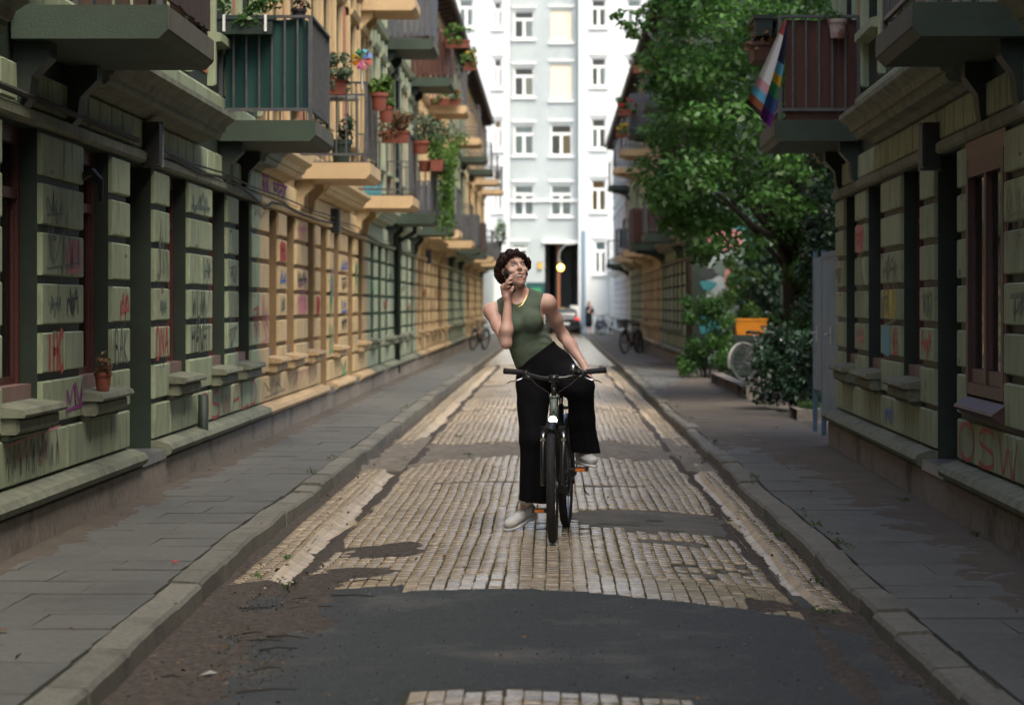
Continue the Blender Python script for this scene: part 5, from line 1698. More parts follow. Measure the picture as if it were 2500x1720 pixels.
def bicycle(label, loc, rz, lean=0.0, frame=None, guard=None, basket=None, detail=False, steer=0.0, group=None, saddle_m=None, rack=True, crank_deg=35):
    frame, guard = frame or BLK, guard or BLK
    R = tag(empty('bicycle', loc, rz), label, 'bicycle', group)
    R.rotation_euler = (0, lean, rz)
    seg = 40 if detail else 24
    fa, ra, wr = V3((0, .52, .35)), V3((0, -.53, .35)), .35
    def arc(c, r, a0, a1, n=14): return [c + r * V3((0, math.cos(math.radians(a0 + (a1 - a0) * i / n)), math.sin(math.radians(a0 + (a1 - a0) * i / n)))) for i in range(n + 1)]
    for c, st in ((fa, steer), (ra, 0)):
        prof = [(wr - .025 + .026 * math.cos(a), .026 * math.sin(a)) for a in [math.pi * k / 4 for k in range(9)]]
        t = MB().lathe(prof, seg, (0, 0, 0), 'x', close=False).build('wheel', RUB, R, True, c)
        t.rotation_euler = (0, 0, st)
        MB().lathe([(.285, -.012), (.305, -.014), (.305, .014), (.285, .012), (.285, -.012)], seg, axis='x', close=False).build('rim', CHROME if detail else MAT['steel'], t)
        sp = MB()
        n = 28 if detail else 16
        for k in range(n):
            a = 2 * math.pi * k / n
            s = .025 if k % 2 else -.025
            sp.tube([(s, .02 * math.cos(a + .9), .02 * math.sin(a + .9)), (0, .288 * math.cos(a), .288 * math.sin(a))], .0013 if detail else .002, 4, False)
        sp.lathe([(.022, -.035), (.022, .035)], 10, axis='x')
        sp.build('spokes', MAT['steel'], t)
    # frame
    bb = V3((0, -.08, .275))
    sc_, ht, hb = V3((0, -.235, .80)), V3((0, .315, .86)), V3((0, .355, .74))
    m = MB()
    m.tube([bb, sc_], .018, 10).tube([hb + V3((0, -.01, .03)), bb], .028 if detail else .022, 10).tube([ht + V3((0, 0, -.03)), V3((0, -.16, .55))], .019, 10)
    for s in (-1, 1):
        m.tube([sc_ + V3((0, 0, -.08)), ra + V3((s * .065, 0, 0))], .009, 8).tube([bb, ra + V3((s * .065, 0, 0))], .011, 8)
    m.build('frame', frame, R, True)
    m = MB().tube([hb, ht], .027, 12)
    m.tube([ht, ht + V3((0, -.003, .012))], .031, 12)
    m.build('head_tube', GREYGREEN if detail else frame, R, True)
    if detail: MB().add([(-.008, hb.y + .017, .775), (.008, hb.y + .017, .775), (0, hb.y + .013, .80)], [(0, 1, 2)]).build('badge', MAT['box_black'], R)
    # fork
    m = MB()
    m.tube([hb + V3((0, .0, .01)), hb + V3((0, .012, -.05))], .022, 10)
    m.obox(hb + V3((0, .015, -.065)), (.075, 0, 0), (0, .018, 0), (0, 0, .022))
    for s in (-1, 1): m.tube([hb + V3((s * .062, .015, -.06)), hb + V3((s * .062, .055, -.17)), fa + V3((s * .056, 0, 0))], [.015, .019, .015], 10)
    f = m.build('fork', BLK, R, True)
    if detail:
        m = MB()
        for s in (-1, 1): m.tube([hb + V3((s * .062, .028, -.085)), hb + V3((s * .062, .046, -.135))], .0175, 10)
        m.build('stanchion', CHROME, f, True)
    # mudguards
    for c, a0, a1 in ((fa, 66, 175), (ra, 5, 150)):
        m, P = MB(), arc(c, .385, a0, a1) if c is fa else arc(c, .385, a0 + 25, a1 + 45)
        vs = []
        for p in P:
            n = (p - c).normalized()
            vs += [p - V3((.034, 0, 0)) - n * .018, p - V3((.022, 0, 0)), p + V3((.022, 0, 0)), p + V3((.034, 0, 0)) - n * .018]
        m.add(vs, [(4 * i + k, 4 * i + k + 1, 4 * i + k + 5, 4 * i + k + 4) for i in range(len(P) - 1) for k in range(3)])
        m.build('mudguard', guard, R, True)
        m = MB()
        for s in (-1, 1): m.tube([P[-3] + V3((s * .034, 0, -.01)), c + V3((s * .06, 0, 0))], .003, 5)
        m.build('mudguard_stay', MAT['steel'], R)
    # handlebar
    st = ht + V3((0, -.012, .075))
    MB().tube([ht, ht + V3((0, -.008, .09))], .017, 10).tube([ht + V3((0, -.006, .07)), V3((0, .315, .985))], .017, 10).tube([V3((-.03, .318, .985)), V3((.03, .318, .985))], .023, 12).build('stem', BLK, R, True)
    hbp = [(-.305, .215, 1.03), (-.20, .255, 1.022), (-.13, .285, 1.0), (-.07, .31, .987), (0, .318, .985)]
    hbp = hbp + [(-x, y, z) for x, y, z in hbp[-2::-1]]
    H = MB().tube(hbp, .0128, 10).build('handlebar', BLK, R, True)
    for s in (-1, 1):
        MB().tube([(s * .195, .257, 1.022), (s * .215, .25, 1.0235), (s * .29, .221, 1.029), (s * .312, .212, 1.031)], [.015, .0165, .018, .0195], 12, flat=1.0).build('grip', RUB, H, True)
        if detail:
            MB().tube([(s * .182, .262, 1.018), (s * .165, .272, 1.010)], .020, 10).tube([(s * .185, .28, 1.005), (s * .14, .30, .985)], .012, 8).build('lever_clamp', BLK, H, True)
            MB().tube([(s * .182, .285, .995), (s * .205, .305, .982), (s * .24, .312, .972), (s * .27, .302, .968), (s * .288, .292, .955)], [.011, .009, .007, .006, .005], 8, flat=.6).build('brake_lever', CHROME, H, True)
            MB().tube([(s * .15, .30, .99), (s * .10, .345, .945), (s * .03, .35, .90), (s * .02, .345, .82)], .0035, 6).build('brake_cable', MAT['cable'], H)
    if detail:
        MB().lathe([(.0, .026), (.014, .022), (.023, .010), (.026, -.004), (.024, -.012)], 16, (-.118, .285, 1.045)).build('bell', CHROME, H, True)
        MB().lathe([(.027, -.022), (.027, -.012)], 16, (-.118, .285, 1.045)).obox((-.15, .282, 1.02), (.022, 0, 0), (0, .014, 0), (0, 0, .013)).build('bell_mount', MAT['box_black'], H, True)
        L = MB().lathe([(.018, -.05), (.03, -.025), (.033, .0), (.031, .004)], 18, (0, hb.y + .075, .735), 'y').build('headlight', MAT['box_black'], R, True)
        MB().lathe([(.0, .010), (.015, .009), (.028, .003)], 18, (0, hb.y + .075, .735), 'y', close=False).build('lens', LIGHT, L, True)
    else:
        MB().lathe([(.015, -.04), (.03, -.02), (.032, .0)], 12, (0, hb.y + .07, .76), 'y').build('headlight', CHROME, R, True)
    # saddle
    m, vs, n = MB(), [], 12
    sec = [(-.40, .06, .0), (-.37, .088, .012), (-.30, .085, .008), (-.22, .05, .0), (-.14, .026, .0), (-.10, .018, -.008)]
    for y, w, dz in sec:
        for k in range(n):
            a = 2 * math.pi * k / n
            vs.append((w * math.cos(a), y, .915 + dz + (.022 if math.sin(a) > 0 else .035) * math.sin(a)))
    m.add(vs, [(i * n + k, i * n + (k + 1) % n, (i + 1) * n + (k + 1) % n, (i + 1) * n + k) for i in range(5) for k in range(n)] + [tuple(range(n)), tuple(range(5 * n, 6 * n))])
    m.build('saddle', saddle_m or MAT['box_black'], R, True)
    MB().tube([sc_, V3((0, -.262, .89))], .014, 10).build('seat_post', CHROME, R, True)
    # cranks, pedals, chain ring
    ca = math.radians(crank_deg)
    m = MB().lathe([(.085, .038), (.09, .041), (.085, .044)], 24, bb, 'x')
    ends = []
    for s in (-1, 1):
        e = bb + V3((s * .075, -s * .165 * math.sin(ca), -s * .165 * math.cos(ca)))
        m.tube([bb + V3((s * .055, 0, 0)), e], [.014, .011], 8)
        ends.append((s, e))
    m.tube([bb - V3((.06, 0, 0)), bb + V3((.06, 0, 0))], .022, 10)
    m.build('crank', BLK, R, True)
    for s, e in ends:
        p = MB()
        c = e + V3((s * .062, 0, 0))
        p.obox(c + V3((0, .038, 0)), (.045, 0, 0), (0, .009, 0), (0, 0, .012)).obox(c - V3((0, .038, 0)), (.045, 0, 0), (0, .009, 0), (0, 0, .012))
        p.obox(c + V3((.04 * s, 0, 0)), (.006, 0, 0), (0, .03, 0), (0, 0, .008)).tube([e, c + V3((s * .04, 0, 0))], .009, 8)
        po = p.build('pedal', MAT['box_black'], R)
        MB().obox(c + V3((0, .0485, 0)), (.030, 0, 0), (0, .0016, 0), (0, 0, .009)).build('reflector', REFL_O, po)
    # chain guard, rack, kickstand
    MB().tube([bb + V3((.05, .09, .09)), ra + V3((.05, .02, .06))], .006, 6).tube([bb + V3((.05, .09, -.08)), ra + V3((.05, .02, -.04))], .006, 6).build('chain', MAT['steel'], R)
    if rack:
        m = MB()
        for s in (-1, 1): m.tube([(s * .06, -.28, .76), (s * .06, -.75, .77)], .007, 6).tube([(s * .06, -.62, .765), ra + V3((s * .075, 0, .02))], .006, 6)
        for y in (-.4, -.55, -.74): m.tube([(-.06, y, .77), (.06, y, .77)], .005, 6)
        m.build('rack', MAT['box_black'], R)
    if not detail: MB().tube([bb + V3((-.05, -.04, -.02)), bb + V3((-.10, -.22, -.235))], .009, 6).build('kickstand', MAT['steel'], R)
    if basket:
        m = MB()
        y0, y1, z0, z1 = (.40, .66, .84, 1.06) if basket == 'front' else (-.72, -.32, .79, 1.08)
        for k in range(7):
            z = z0 + (z1 - z0) * k / 6
            e = .13 + .03 * k / 6
            m.box(-e, e, y0 - .008, y0, z - .010, z + .010).box(-e, e, y1, y1 + .008, z - .010, z + .010).box(-e - .008, -e, y0, y1, z - .010, z + .010).box(e, e + .008, y0, y1, z - .010, z + .010)
        for k in range(9):
            x = -.13 + .26 * k / 8
            m.box(x - .006, x + .006, y0 - .014, y0 - .008, z0, z1).box(x - .006, x + .006, y1 + .008, y1 + .014, z0, z1)
        m.box(-.14, .14, y0, y1, z0 - .02, z0 - .011)
        m.build('basket', MAT['box_black'], R)
    return R


BZ = road_z(0, 14.55)
bike = bicycle('black trekking bicycle with lit headlight ridden by the laughing woman', (.042, 15.068, BZ), math.pi - .0808, .012, detail=True, steer=.05)
m = MB().tube([(-.145, .03, .405), (-.15, .03, .36), (-.155, .03, .31), (-.165, .03, .27), (-.19, .03, .25)], [.004, .005, .008, .014, .010], 6, flat=.35)
m.build('pedal_strap', MAT['box_black'], bike)
PB = 'parked bicycles along the lane'
bicycle('dark parked bicycle leaning by the left house fronts', (-2.50, 81, KT_L + g(81)), math.pi - .35, -.10, group=PB, saddle_m=MAT['bark'])
bicycle('black parked bicycle with crate basket, outer one of the right pair', (2.48, 76, KT_R + g(76)), math.pi - .45, .08, basket='front', group=PB)
bicycle('parked bicycle against the right wall behind the one with a basket', (2.80, 77.6, KT_R + g(77)), math.pi + .1, .10, group=PB, frame=M('brown_paint', (.10, .06, .03), .4))
bicycle('parked bicycle by the far white wall near the pedestrian', (2.9, 124, KT_R + g(124)), math.pi - .9, .08, group=PB)
bicycle('second parked bicycle crowding the far white wall', (2.4, 127, KT_R + g(124)), math.pi - .3, -.08, group=PB, frame=MAT['paint_blue'])
bicycle('garden bicycle with white mudguards beside the orange crate', (3.95, 44.82, .09), -.927, -.06, guard=MAT['curtain'], group=PB)

# ------------------------------------------------------------------ the woman on the bicycle
SKIN = M('skin', (.74, .49, .39), .5, (.66, .36, .29), 11, (.36, .74), bump=.12, bscale=120)
SKIN.node_tree.nodes['Principled BSDF'].inputs['Subsurface Weight'].default_value = .12
SKIN.node_tree.nodes['Principled BSDF'].inputs['Subsurface Radius'].default_value = (.012, .004, .002)
HAIR = M('dark_brown_hair', (.030, .013, .009), .6, (.014, .0065, .005), 30, spec=.3)
TOP = M('green_rib_knit', (.115, .155, .108), .9, (.095, .130, .090), 30, bump=.25, bscale=300)
TROUSER = M('black_trousers', (.0050, .0050, .0068), .9, bump=.2, bscale=150, spec=.2)
SHOE = M('white_leather', (.62, .63, .61), .55, (.55, .56, .55), 8, bump=.1, bscale=60)
LIPS = M('lips', (.46, .155, .135), .45)
EYEW, IRIS = M('eye_white', (.80, .77, .74), .25), M('iris', (.03, .022, .016), .2)
TEETH = M('teeth', (.92, .90, .85), .3)

HC = V3((-.247, 15.28, 1.735))
_f = V3((math.sin(.38), -math.cos(.38), .15)).normalized()
_u = V3((-.14, .14, 1.0))
_u = (_u - _u.dot(_f) * _f).normalized()
_r = _u.cross(_f).normalized()
HR = np.array([list(_r), list(_f), list(_u)]).T          # columns: right (viewer's), forward, up
def hp(x, y, z): return tuple(HC + x * _r + y * _f + z * _u)
def HE(c, r, k=.015, op='u'): return elli(hp(*c), r, HR, k, op)
def HCp(a, b, ra, rb, k=.012, op='u'): return caps(hp(*a), hp(*b), ra, rb, k, op)

head = [HE((0, -.012, .014), (.072, .090, .080)), HE((0, .022, -.035), (.060, .066, .078), .03), HE((0, .048, -.078), (.040, .040, .036), .03), HCp((0, .076, -.104), (0, .078, -.106), .016, .016, .02),
        HCp((0, .088, .022), (0, .104, -.010), .0075, .0095, .012), HE((0, .106, -.016), (.0110, .011, .0085), .008), HCp((-.010, .096, -.019), (.010, .096, -.019), .0072, .0072, .008),
        HE((-.041, .066, -.026), (.025, .021, .019), .018), HE((.041, .066, -.026), (.025, .021, .019), .018),
        HCp((-.035, .079, .032), (-.010, .086, .028), .008, .008, .014), HCp((.035, .079, .032), (.010, .086, .028), .008, .008, .014),
        HE((-.031, .093, .012), (.0135, .011, .0056), .006, 's'), HE((.031, .093, .012), (.0135, .011, .0056), .006, 's'),
        HE((0, .080, -.060), (.034, .017, .018), .018), HE((0, .098, -.0675), (.0310, .024, .0180), .003, 's'), HE((0, .085, -.096), (.014, .010, .010), .012),
        HE((-.076, -.008, -.008), (.009, .019, .030), .008), HE((.076, -.008, -.008), (.009, .019, .030), .008)]
JAW = [HCp((-.050, .012, -.06), (-.012, .07, -.10), .020, .016, .03), HCp((.050, .012, -.06), (.012, .07, -.10), .020, .016, .03)]
CH, NB = (-.215, 15.285, 1.43), (-.205, 15.29, 1.53)
SHR, SHL = np.array((-.388, 15.285, 1.462)), np.array((-.032, 15.30, 1.515))
ELR, WRR = (-.292, 15.12, 1.262), (-.283, 15.145, 1.53)
ELL, WRL = (.066, 15.46, 1.305), (.188, 15.30, 1.135)
TL = np.array([[math.cos(.30), 0, -math.sin(.30)], [0, 1, 0], [math.sin(.30), 0, math.cos(.30)]])
def torso(e=0.0):
    return [elli((-.205, 15.29, 1.40), (.150 + e, .098 + e, .130 + e), TL, .05), elli((-.150, 15.30, 1.265), (.128 + e, .090 + e, .120 + e), TL, .05),
            elli((-.20, 15.285, 1.475), (.150 + e, .075 + e, .060 + e), TL, .04),
            elli((-.135, 15.205, 1.40), (.062 + e, .055 + e, .058 + e), None, .04), elli((-.270, 15.205, 1.375), (.062 + e, .055 + e, .058 + e), None, .04),
            elli((-.105, 15.315, 1.16), (.135 + e, .098 + e, .12 + e), TL, .05)]
trap = lambda e=0.0: [caps((-.225, 15.305, 1.59), SHL + (-.03, .0, .012), .040 + e, .040 + e, .03), caps((-.225, 15.305, 1.565), SHR + (.03, .0, .012), .040 + e, .040 + e, .03)]
neck = [caps((-.208, 15.295, 1.50), (-.238, 15.298, 1.67), .056, .050, .025)]
body = torso() + trap() + neck + head + JAW
# arms
body += [caps(SHR, SHR, .047, .047, .035), caps(SHR, (-.345, 15.21, 1.37), .046, .040, .03), caps((-.345, 15.21, 1.37), ELR, .040, .030, .02), caps(ELR, (-.290, 15.115, 1.345), .031, .037, .03), caps((-.290, 15.115, 1.345), WRR, .037, .0235, .03),
         caps(SHL, SHL, .049, .049, .035), caps(SHL, (.012, 15.385, 1.41), .047, .042, .03), caps((.012, 15.385, 1.41), ELL, .042, .034, .03), caps(ELL, (.112, 15.40, 1.245), .036, .037, .03), caps((.112, 15.40, 1.245), WRL, .037, .0235, .03)]
# right hand: palm beside the ear, four fingers curled round the phone, thumb under it
PA, PB_ = np.array((-.288, 15.142, 1.555)), np.array((-.302, 15.150, 1.618))
body += [caps(WRR, PA, .0235, .026, .012), caps(PA, PB_, .026, .022, .012), caps((-.272, 15.14, 1.56), (-.280, 15.145, 1.615), .019, .017, .012), caps((-.308, 15.155, 1.57), (-.318, 15.158, 1.612), .015, .014, .012)]
KN = [((-.280, 15.138, 1.628), (-.278, 15.102, 1.658), (-.264, 15.100, 1.682), (-.250, 15.106, 1.692)), ((-.293, 15.140, 1.626), (-.288, 15.100, 1.648), (-.268, 15.095, 1.664), (-.251, 15.102, 1.671)),
      ((-.304, 15.145, 1.618), (-.297, 15.106, 1.630), (-.275, 15.096, 1.640), (-.258, 15.102, 1.645)), ((-.313, 15.150, 1.606), (-.302, 15.116, 1.612), (-.280, 15.104, 1.616), (-.266, 15.108, 1.617))]
for i, (a, b, c, d) in enumerate(KN):
    r = (.0088, .0092, .0088, .0076)[i]
    body += [caps(a, b, r * 1.08, r, .006), caps(b, c, r, r * .93, .004), caps(c, d, r * .93, r * .8, .004)]
body += [caps((-.272, 15.128, 1.565), (-.258, 15.098, 1.592), .0125, .0105, .008), caps((-.258, 15.098, 1.592), (-.250, 15.096, 1.612), .0100, .0085, .004)]
# left hand lying on the outside of the thigh
PL = np.array((.215, 15.245, 1.075))
body += [caps(WRL, PL, .0235, .025, .012), caps(PL, (.232, 15.205, 1.04), .025, .021, .012), caps((.205, 15.225, 1.085), (.222, 15.19, 1.052), .018, .016, .012)]
for k, (o, L) in enumerate(((-.028, .068), (-.009, .076), (.010, .071), (.027, .056))):
    a = np.array((.240, 15.195 + o * 1.1, 1.034 + o * .3))
    b = a + np.array((.014, -.020, -.030)) * L / .068
    c = b + np.array((.000, -.014, -.030)) * L / .068
    body += [caps(a, b, .0088, .0082, .006), caps(b, c, .0082, .0066, .004)]
body += [caps((.208, 15.215, 1.092), (.222, 15.165, 1.066), .0115, .0095, .008), caps((.222, 15.165, 1.066), (.236, 15.138, 1.044), .0095, .0075, .004)]
# pelvis, legs (inside the trousers), feet
AR, AL = (-.168, 15.415, .235), (.178, 15.16, .60)
body += [elli((-.035, 15.335, 1.09), (.15, .11, .11), TL, .05), caps((-.105, 15.32, 1.05), (-.145, 15.24, .66), .075, .052, .03), caps((-.145, 15.24, .66), (-.158, 15.37, .40), .05, .046, .02), caps((-.158, 15.37, .40), AR, .044, .034, .02),
         caps((.05, 15.32, 1.05), (.175, 15.02, .985), .078, .054, .03), caps((.175, 15.02, .985), (.185, 15.09, .80), .052, .048, .02), caps((.185, 15.09, .80), AL, .046, .034, .02),
         caps(AR, (-.235, 15.345, .125), .033, .028, .02), caps(AL, (.205, 15.09, .545), .034, .026, .02)]
woman = link('person', sdf_mesh('person', body, (-.50, 14.96, .05), (.34, 15.58, 1.87), .0046, SKIN))
tag(woman, 'laughing woman in green tank top and black trousers astride the bicycle, phoning', 'person')

# tank top: the torso a little larger, cut at neck, arms and hem
def plane_cut(p0, n, lo, hi, k=.002):
    p0, n = np.array(p0), np.array(n)
    n = n / np.linalg.norm(n)
    return (lambda X, Y, Z: ((X - p0[0]) * n[0] + (Y - p0[1]) * n[1] + (Z - p0[2]) * n[2]).astype(np.float32), np.array(lo), np.array(hi), k, 's')
def folds(fn, lo, hi): return (lambda X, Y, Z: fn(X, Y, Z).astype(np.float32), np.array(lo), np.array(hi), .01, 'add')
topp = torso(.008) + trap(.007) + [caps((-.21, 15.298, 1.50), (-.225, 15.298, 1.60), .063, .060, .02)]
topp += [caps(SHL + (-.04, 0, 0), SHL + (-.02, 0, 0), .05, .05, .03), caps(SHR + (.04, 0, 0), SHR + (.03, 0, 0), .05, .05, .03)]
topp += [folds(lambda X, Y, Z: .0030 * np.sin(150 * (Z * .94 + X * .22 + .02 * np.sin(X * 30))) * np.clip((X + .17) * 9, 0, 1) * np.exp(-((Z - 1.30) / .06) ** 2)
               + .0016 * np.sin(70 * (Z * .9 - X * .5) + 9 * X) * np.exp(-((Z - 1.22) / .08) ** 2), (-.45, 15.1, 1.05), (.1, 15.45, 1.5))]
topp += [elli((-.218, 15.235, 1.605), (.070, .115, .100), np.array([[.98, 0, .18], [0, 1, 0], [-.18, 0, .98]]), .003, 's'), caps((-.225, 15.32, 1.60), (-.235, 15.32, 1.72), .064, .08, .003, 's'),
         elli((-.440, 15.29, 1.455), (.098, .20, .150), None, .003, 's'), elli((.028, 15.30, 1.50), (.110, .22, .150), np.array([[.96, 0, .26], [0, 1, 0], [-.26, 0, .96]]), .003, 's'),
         plane_cut((-.194, 15.2, 1.122), (-.596, 0, .803), (-.6, 15.0, .9), (.3, 15.6, 1.45))]
link('tank_top', sdf_mesh('tank_top', topp, (-.48, 15.08, 1.0), (.12, 15.46, 1.68), .0052, TOP), woman)

tr = [elli((-.045, 15.335, 1.10), (.178, .140, .135), TL, .05), caps((-.06, 15.33, 1.10), (-.098, 15.31, 1.22), .140, .120, .04),
      caps((-.125, 15.31, 1.03), (-.128, 15.26, .66), .112, .086, .03), caps((-.128, 15.26, .66), (-.122, 15.35, .22), .086, .094, .03),
      caps((.055, 15.31, 1.05), (.168, 15.02, .985), .118, .090, .03), caps((.168, 15.02, .985), (.178, 15.07, .80), .088, .078, .02), caps((.178, 15.07, .80), (.208, 15.14, .55), .078, .088, .03),
      folds(lambda X, Y, Z: .006 * np.sin(62 * X + 10 * Z + 20 * Y + 2 * np.sin(7 * Z)) * np.clip((.95 - Z) * 3, 0, 1) + .003 * np.sin(48 * Z + 22 * X) * np.exp(-((Z - 1.0) / .10) ** 2), (-.35, 14.8, .1), (.4, 15.6, 1.2)),
      plane_cut((-.19, 15.2, 1.13), (.596, 0, -.803), (-.6, 14.9, 1.0), (.4, 15.7, 1.5)),
      plane_cut((-.12, 15.3, .252), (.12, 0, 1), (-.4, 15.0, .05), (.03, 15.6, .33)),
      plane_cut((.2, 15.1, .578), (.05, 0, 1), (.04, 14.8, .3), (.4, 15.5, .66)),
      caps((-.198, 15.285, .35), (-.192, 15.26, .20), .004, .024, .003, 's')]
link('trousers', sdf_mesh('trousers', tr, (-.36, 14.84, .16), (.42, 15.56, 1.34), .0058, TROUSER), woman)


def shoe(heel, toe, up, ankle, h=.0042):
    heel, toe = np.array(heel), np.array(toe)
    ax = (toe - heel) / np.linalg.norm(toe - heel)
    up = np.array(up, float)
    up = up - (up @ ax) * ax
    up /= np.linalg.norm(up)
    sd = np.cross(ax, up)
    Rm = np.array([ax, sd, up]).T
    L = np.linalg.norm(toe - heel)
    P = lambda t, s, u: tuple(heel + ax * L * t + sd * s + up * u)
    pr = [elli(P(.13, 0, .035), (.036, .031, .040), Rm, .02), elli(P(.42, 0, .042), (.085, .036, .036), Rm, .025), elli(P(.72, .003, .030), (.075, .043, .030), Rm, .025), elli(P(.86, .003, .025), (.042, .038, .024), Rm, .02),
          caps(P(.24, 0, .06), tuple(np.array(ankle)), .036, .036, .03),
          plane_cut(P(.5, 0, .0), up, heel - .3, heel + .3, .003),
          plane_cut(tuple(np.array(ankle) - up * .008), -up, np.array(ankle) - .08, np.array(ankle) + .08, .003)]
    lo, hi = np.minimum(heel, toe) - .09, np.maximum(heel, toe) + .11
    s = link('shoe', sdf_mesh('shoe', pr, lo, hi, h, SHOE), woman)
    so = [elli(P(.14, 0, -.004), (.042, .034, .010), Rm, .02), elli(P(.45, 0, -.004), (.095, .034, .010), Rm, .03), elli(P(.76, .003, -.004), (.080, .046, .010), Rm, .02)]
    link('sole', sdf_mesh('sole', so, lo, hi, h, MAT['white_paint']), s)
    lc = MB()
    for t, u in ((.44, .081), (.50, .078), (.56, .073), (.62, .067)):
        lc.tube([P(t, -.028, u - .018), P(t + .012, -.008, u + .001), P(t + .02, .012, u + .001), P(t + .01, .03, u - .018)], .0026, 5)
    lc.tube([P(.42, .0, .086), P(.44, -.035, .075), P(.5, -.043, .04)], .002, 5).tube([P(.42, .0, .086), P(.45, .035, .075), P(.5, .043, .05)], .002, 5)
    lc.build('laces', MAT['curtain'], s)
    return s


shoe((-.112, 15.46, .165), (-.290, 15.295, .088), (.25, .0, 1), AR)
shoe((.160, 15.225, .520), (.252, 15.0, .508), (0, .1, 1), AL)
MB().tube([(AR[0] + .006, AR[1] - .012, AR[2] + .05), (AR[0] + .002, AR[1] - .004, AR[2] + .02), AR], [.041, .042, .044], 16).build('sock', MAT['white_paint'], woman, True)
MB().tube([(AR[0] - .005, AR[1] - .050, AR[2] + .010), (AR[0] + .02, AR[1] - .042, AR[2] + .014), (AR[0] + .042, AR[1] - .022, AR[2] + .028)], [.004, .007, .003], 6, flat=.4).build('sock_mark', MAT['box_black'], woman)

# hair: a curly short mass over the skull, open at the face
hs = [HE((0, -.024, .020), (.082, .092, .080), .02)]
for k in range(120):
    a, e = RN.uniform(0, 2 * math.pi), RN.uniform(-.45, 1.5)
    d = V3((math.cos(a) * math.cos(e), math.sin(a) * math.cos(e), math.sin(e)))
    if d.y > .30 and e < .72: continue
    hs.append(HE((d.x * .082, -.022 + d.y * .090, .018 + d.z * .074), (RN.uniform(.014, .024),) * 3, .010))
for x, y, z, r in ((-.045, .064, .076, .020), (-.02, .072, .082, .019), (.010, .072, .080, .018), (.040, .064, .072, .019), (.060, .052, .055, .018), (-.066, .052, .058, .021), (-.03, .03, .098, .024), (.02, .025, .098, .022), (0, -.02, .10, .026), (-.06, .0, .082, .026), (.055, -.01, .080, .024),
                   (.086, .030, .040, .020), (.094, .015, .020, .020), (.100, .0, .000, .017), (.092, -.02, -.005, .022), (-.086, .034, .042, .022), (-.098, .012, .030, .024), (-.106, -.006, .008, .024), (-.104, -.022, -.016, .026), (-.096, -.034, -.040, .026), (-.080, -.050, -.062, .024), (.08, -.05, -.04, .026), (0, -.10, -.03, .04), (-.05, -.09, -.05, .035), (.05, -.09, -.05, .035), (.108, .004, .028, .011)):
    hs.append(HE((x, y, z), (r, r, r), .010))
hs += [HE((.004, .104, .0), (.058, .058, .081), .006, 's'), HE((-.078, .014, -.026), (.018, .024, .026), .006, 's'), HE((0, .06, -.12), (.075, .09, .06), .006, 's')]
hs.append(folds(lambda X, Y, Z: .0030 * np.sin(260 * X + 60 * Z + 3 * np.sin(95 * Y)) * np.sin(150 * Z + 110 * Y + 2 * np.sin(80 * X)) + .0015 * np.sin(420 * X + 300 * Z), np.array(HC) - .2, np.array(HC) + .2))
hair = link('hair', sdf_mesh('hair', hs, np.array(HC) - .17, np.array(HC) + .17, .0030, HAIR), woman)
cm = MB()
for k in range(300):
    a, e = RN.uniform(0, 2 * math.pi), RN.uniform(-.5, 1.5)
    d = V3((math.cos(a) * math.cos(e), math.sin(a) * math.cos(e), math.sin(e)))
    if d.y > .28 and e < 1.02: continue
    b = V3((d.x * (.094 + .010 * (abs(d.x) > .6)), -.022 + d.y * .103, .016 + d.z * .086))
    t1, t2 = frame_of(d)
    t = V3((RN.gauss(0, .5), RN.gauss(0, .35), -1.0 + .9 * d.z))
    t = (t - t.dot(d) * d).normalized()
    q_ = RN.uniform(0, 6.28)
    R_ = RN.uniform(.0075, .0105)
    pts = [V3(hp(*(b + t * (R_ * (j - 3)) + d.cross(t) * (.006 * math.sin(j * 1.15 + q_)) + d * (.0035 * math.sin(j * 1.3 + q_) - .0011 * (j - 2.5) ** 2 - .001)))) for j in range(7)]
    cm.tube(pts, [.0010, .0026, .0036, .0040, .0036, .0026, .0008], 5)
cm.build('curls', HAIR, hair, True)
# face details
def T(pts, r, n=6, flat=1.0): return MB().tube([hp(*p) for p in pts], r, n, flat=flat)
for s in (-1, 1):
    e = MB().ball(hp(s * .031, .0748, .0118), .0112, 12).build('eye', EYEW, woman, True)
    MB().ball(hp(s * .031 + .0034, .0834, .0142), (.0052, .0046, .0052), 10).build('iris', IRIS, e, True)
    T([(s * .045, .082, .013), (s * .038, .0880, .0175), (s * .031, .0900, .0190), (s * .024, .0890, .0175), (s * .018, .087, .012)], [.0010, .0015, .0017, .0015, .0010]).build('eyelid', HAIR, woman, True)
    T([(s * .052, .073, .029), (s * .040, .0835, .0365), (s * .026, .0885, .0365), (s * .014, .0905, .0315)], [.0014, .0026, .0030, .0022], 6, .6).build('eyebrow', HAIR, woman, True)
T([(-.036, .080, -.0475), (-.024, .0925, -.0505), (-.008, .0985, -.0520), (.008, .0985, -.0520), (.024, .0925, -.0505), (.036, .080, -.0475)], [.001, .0018, .0022, .0022, .0018, .001], 8).build('upper_lip', LIPS, woman, True)
T([(-.036, .081, -.0490), (-.029, .0935, -.072), (-.012, .1005, -.0865), (.012, .1005, -.0865), (.029, .0935, -.072), (.036, .081, -.0490)], [.001, .0022, .0032, .0032, .0022, .001], 8).build('lower_lip', LIPS, woman, True)
MB().add([hp(x, y - (.002 if z < -.06 else 0), z + (.004 if abs(x) > .02 else 0)) for z in (-.0680, -.0510) for x, y in ((-.0290, .083), (-.015, .0930), (0, .0962), (.015, .0930), (.0290, .083))], [(i, i + 1, i + 6, i + 5) for i in range(4)]).build('teeth', TEETH, woman)
MB().ball(hp(0, .080, -.066), (.022, .009, .012), 12).build('mouth_inside', M('mouth_dark', (.05, .008, .008), .6), woman, True)
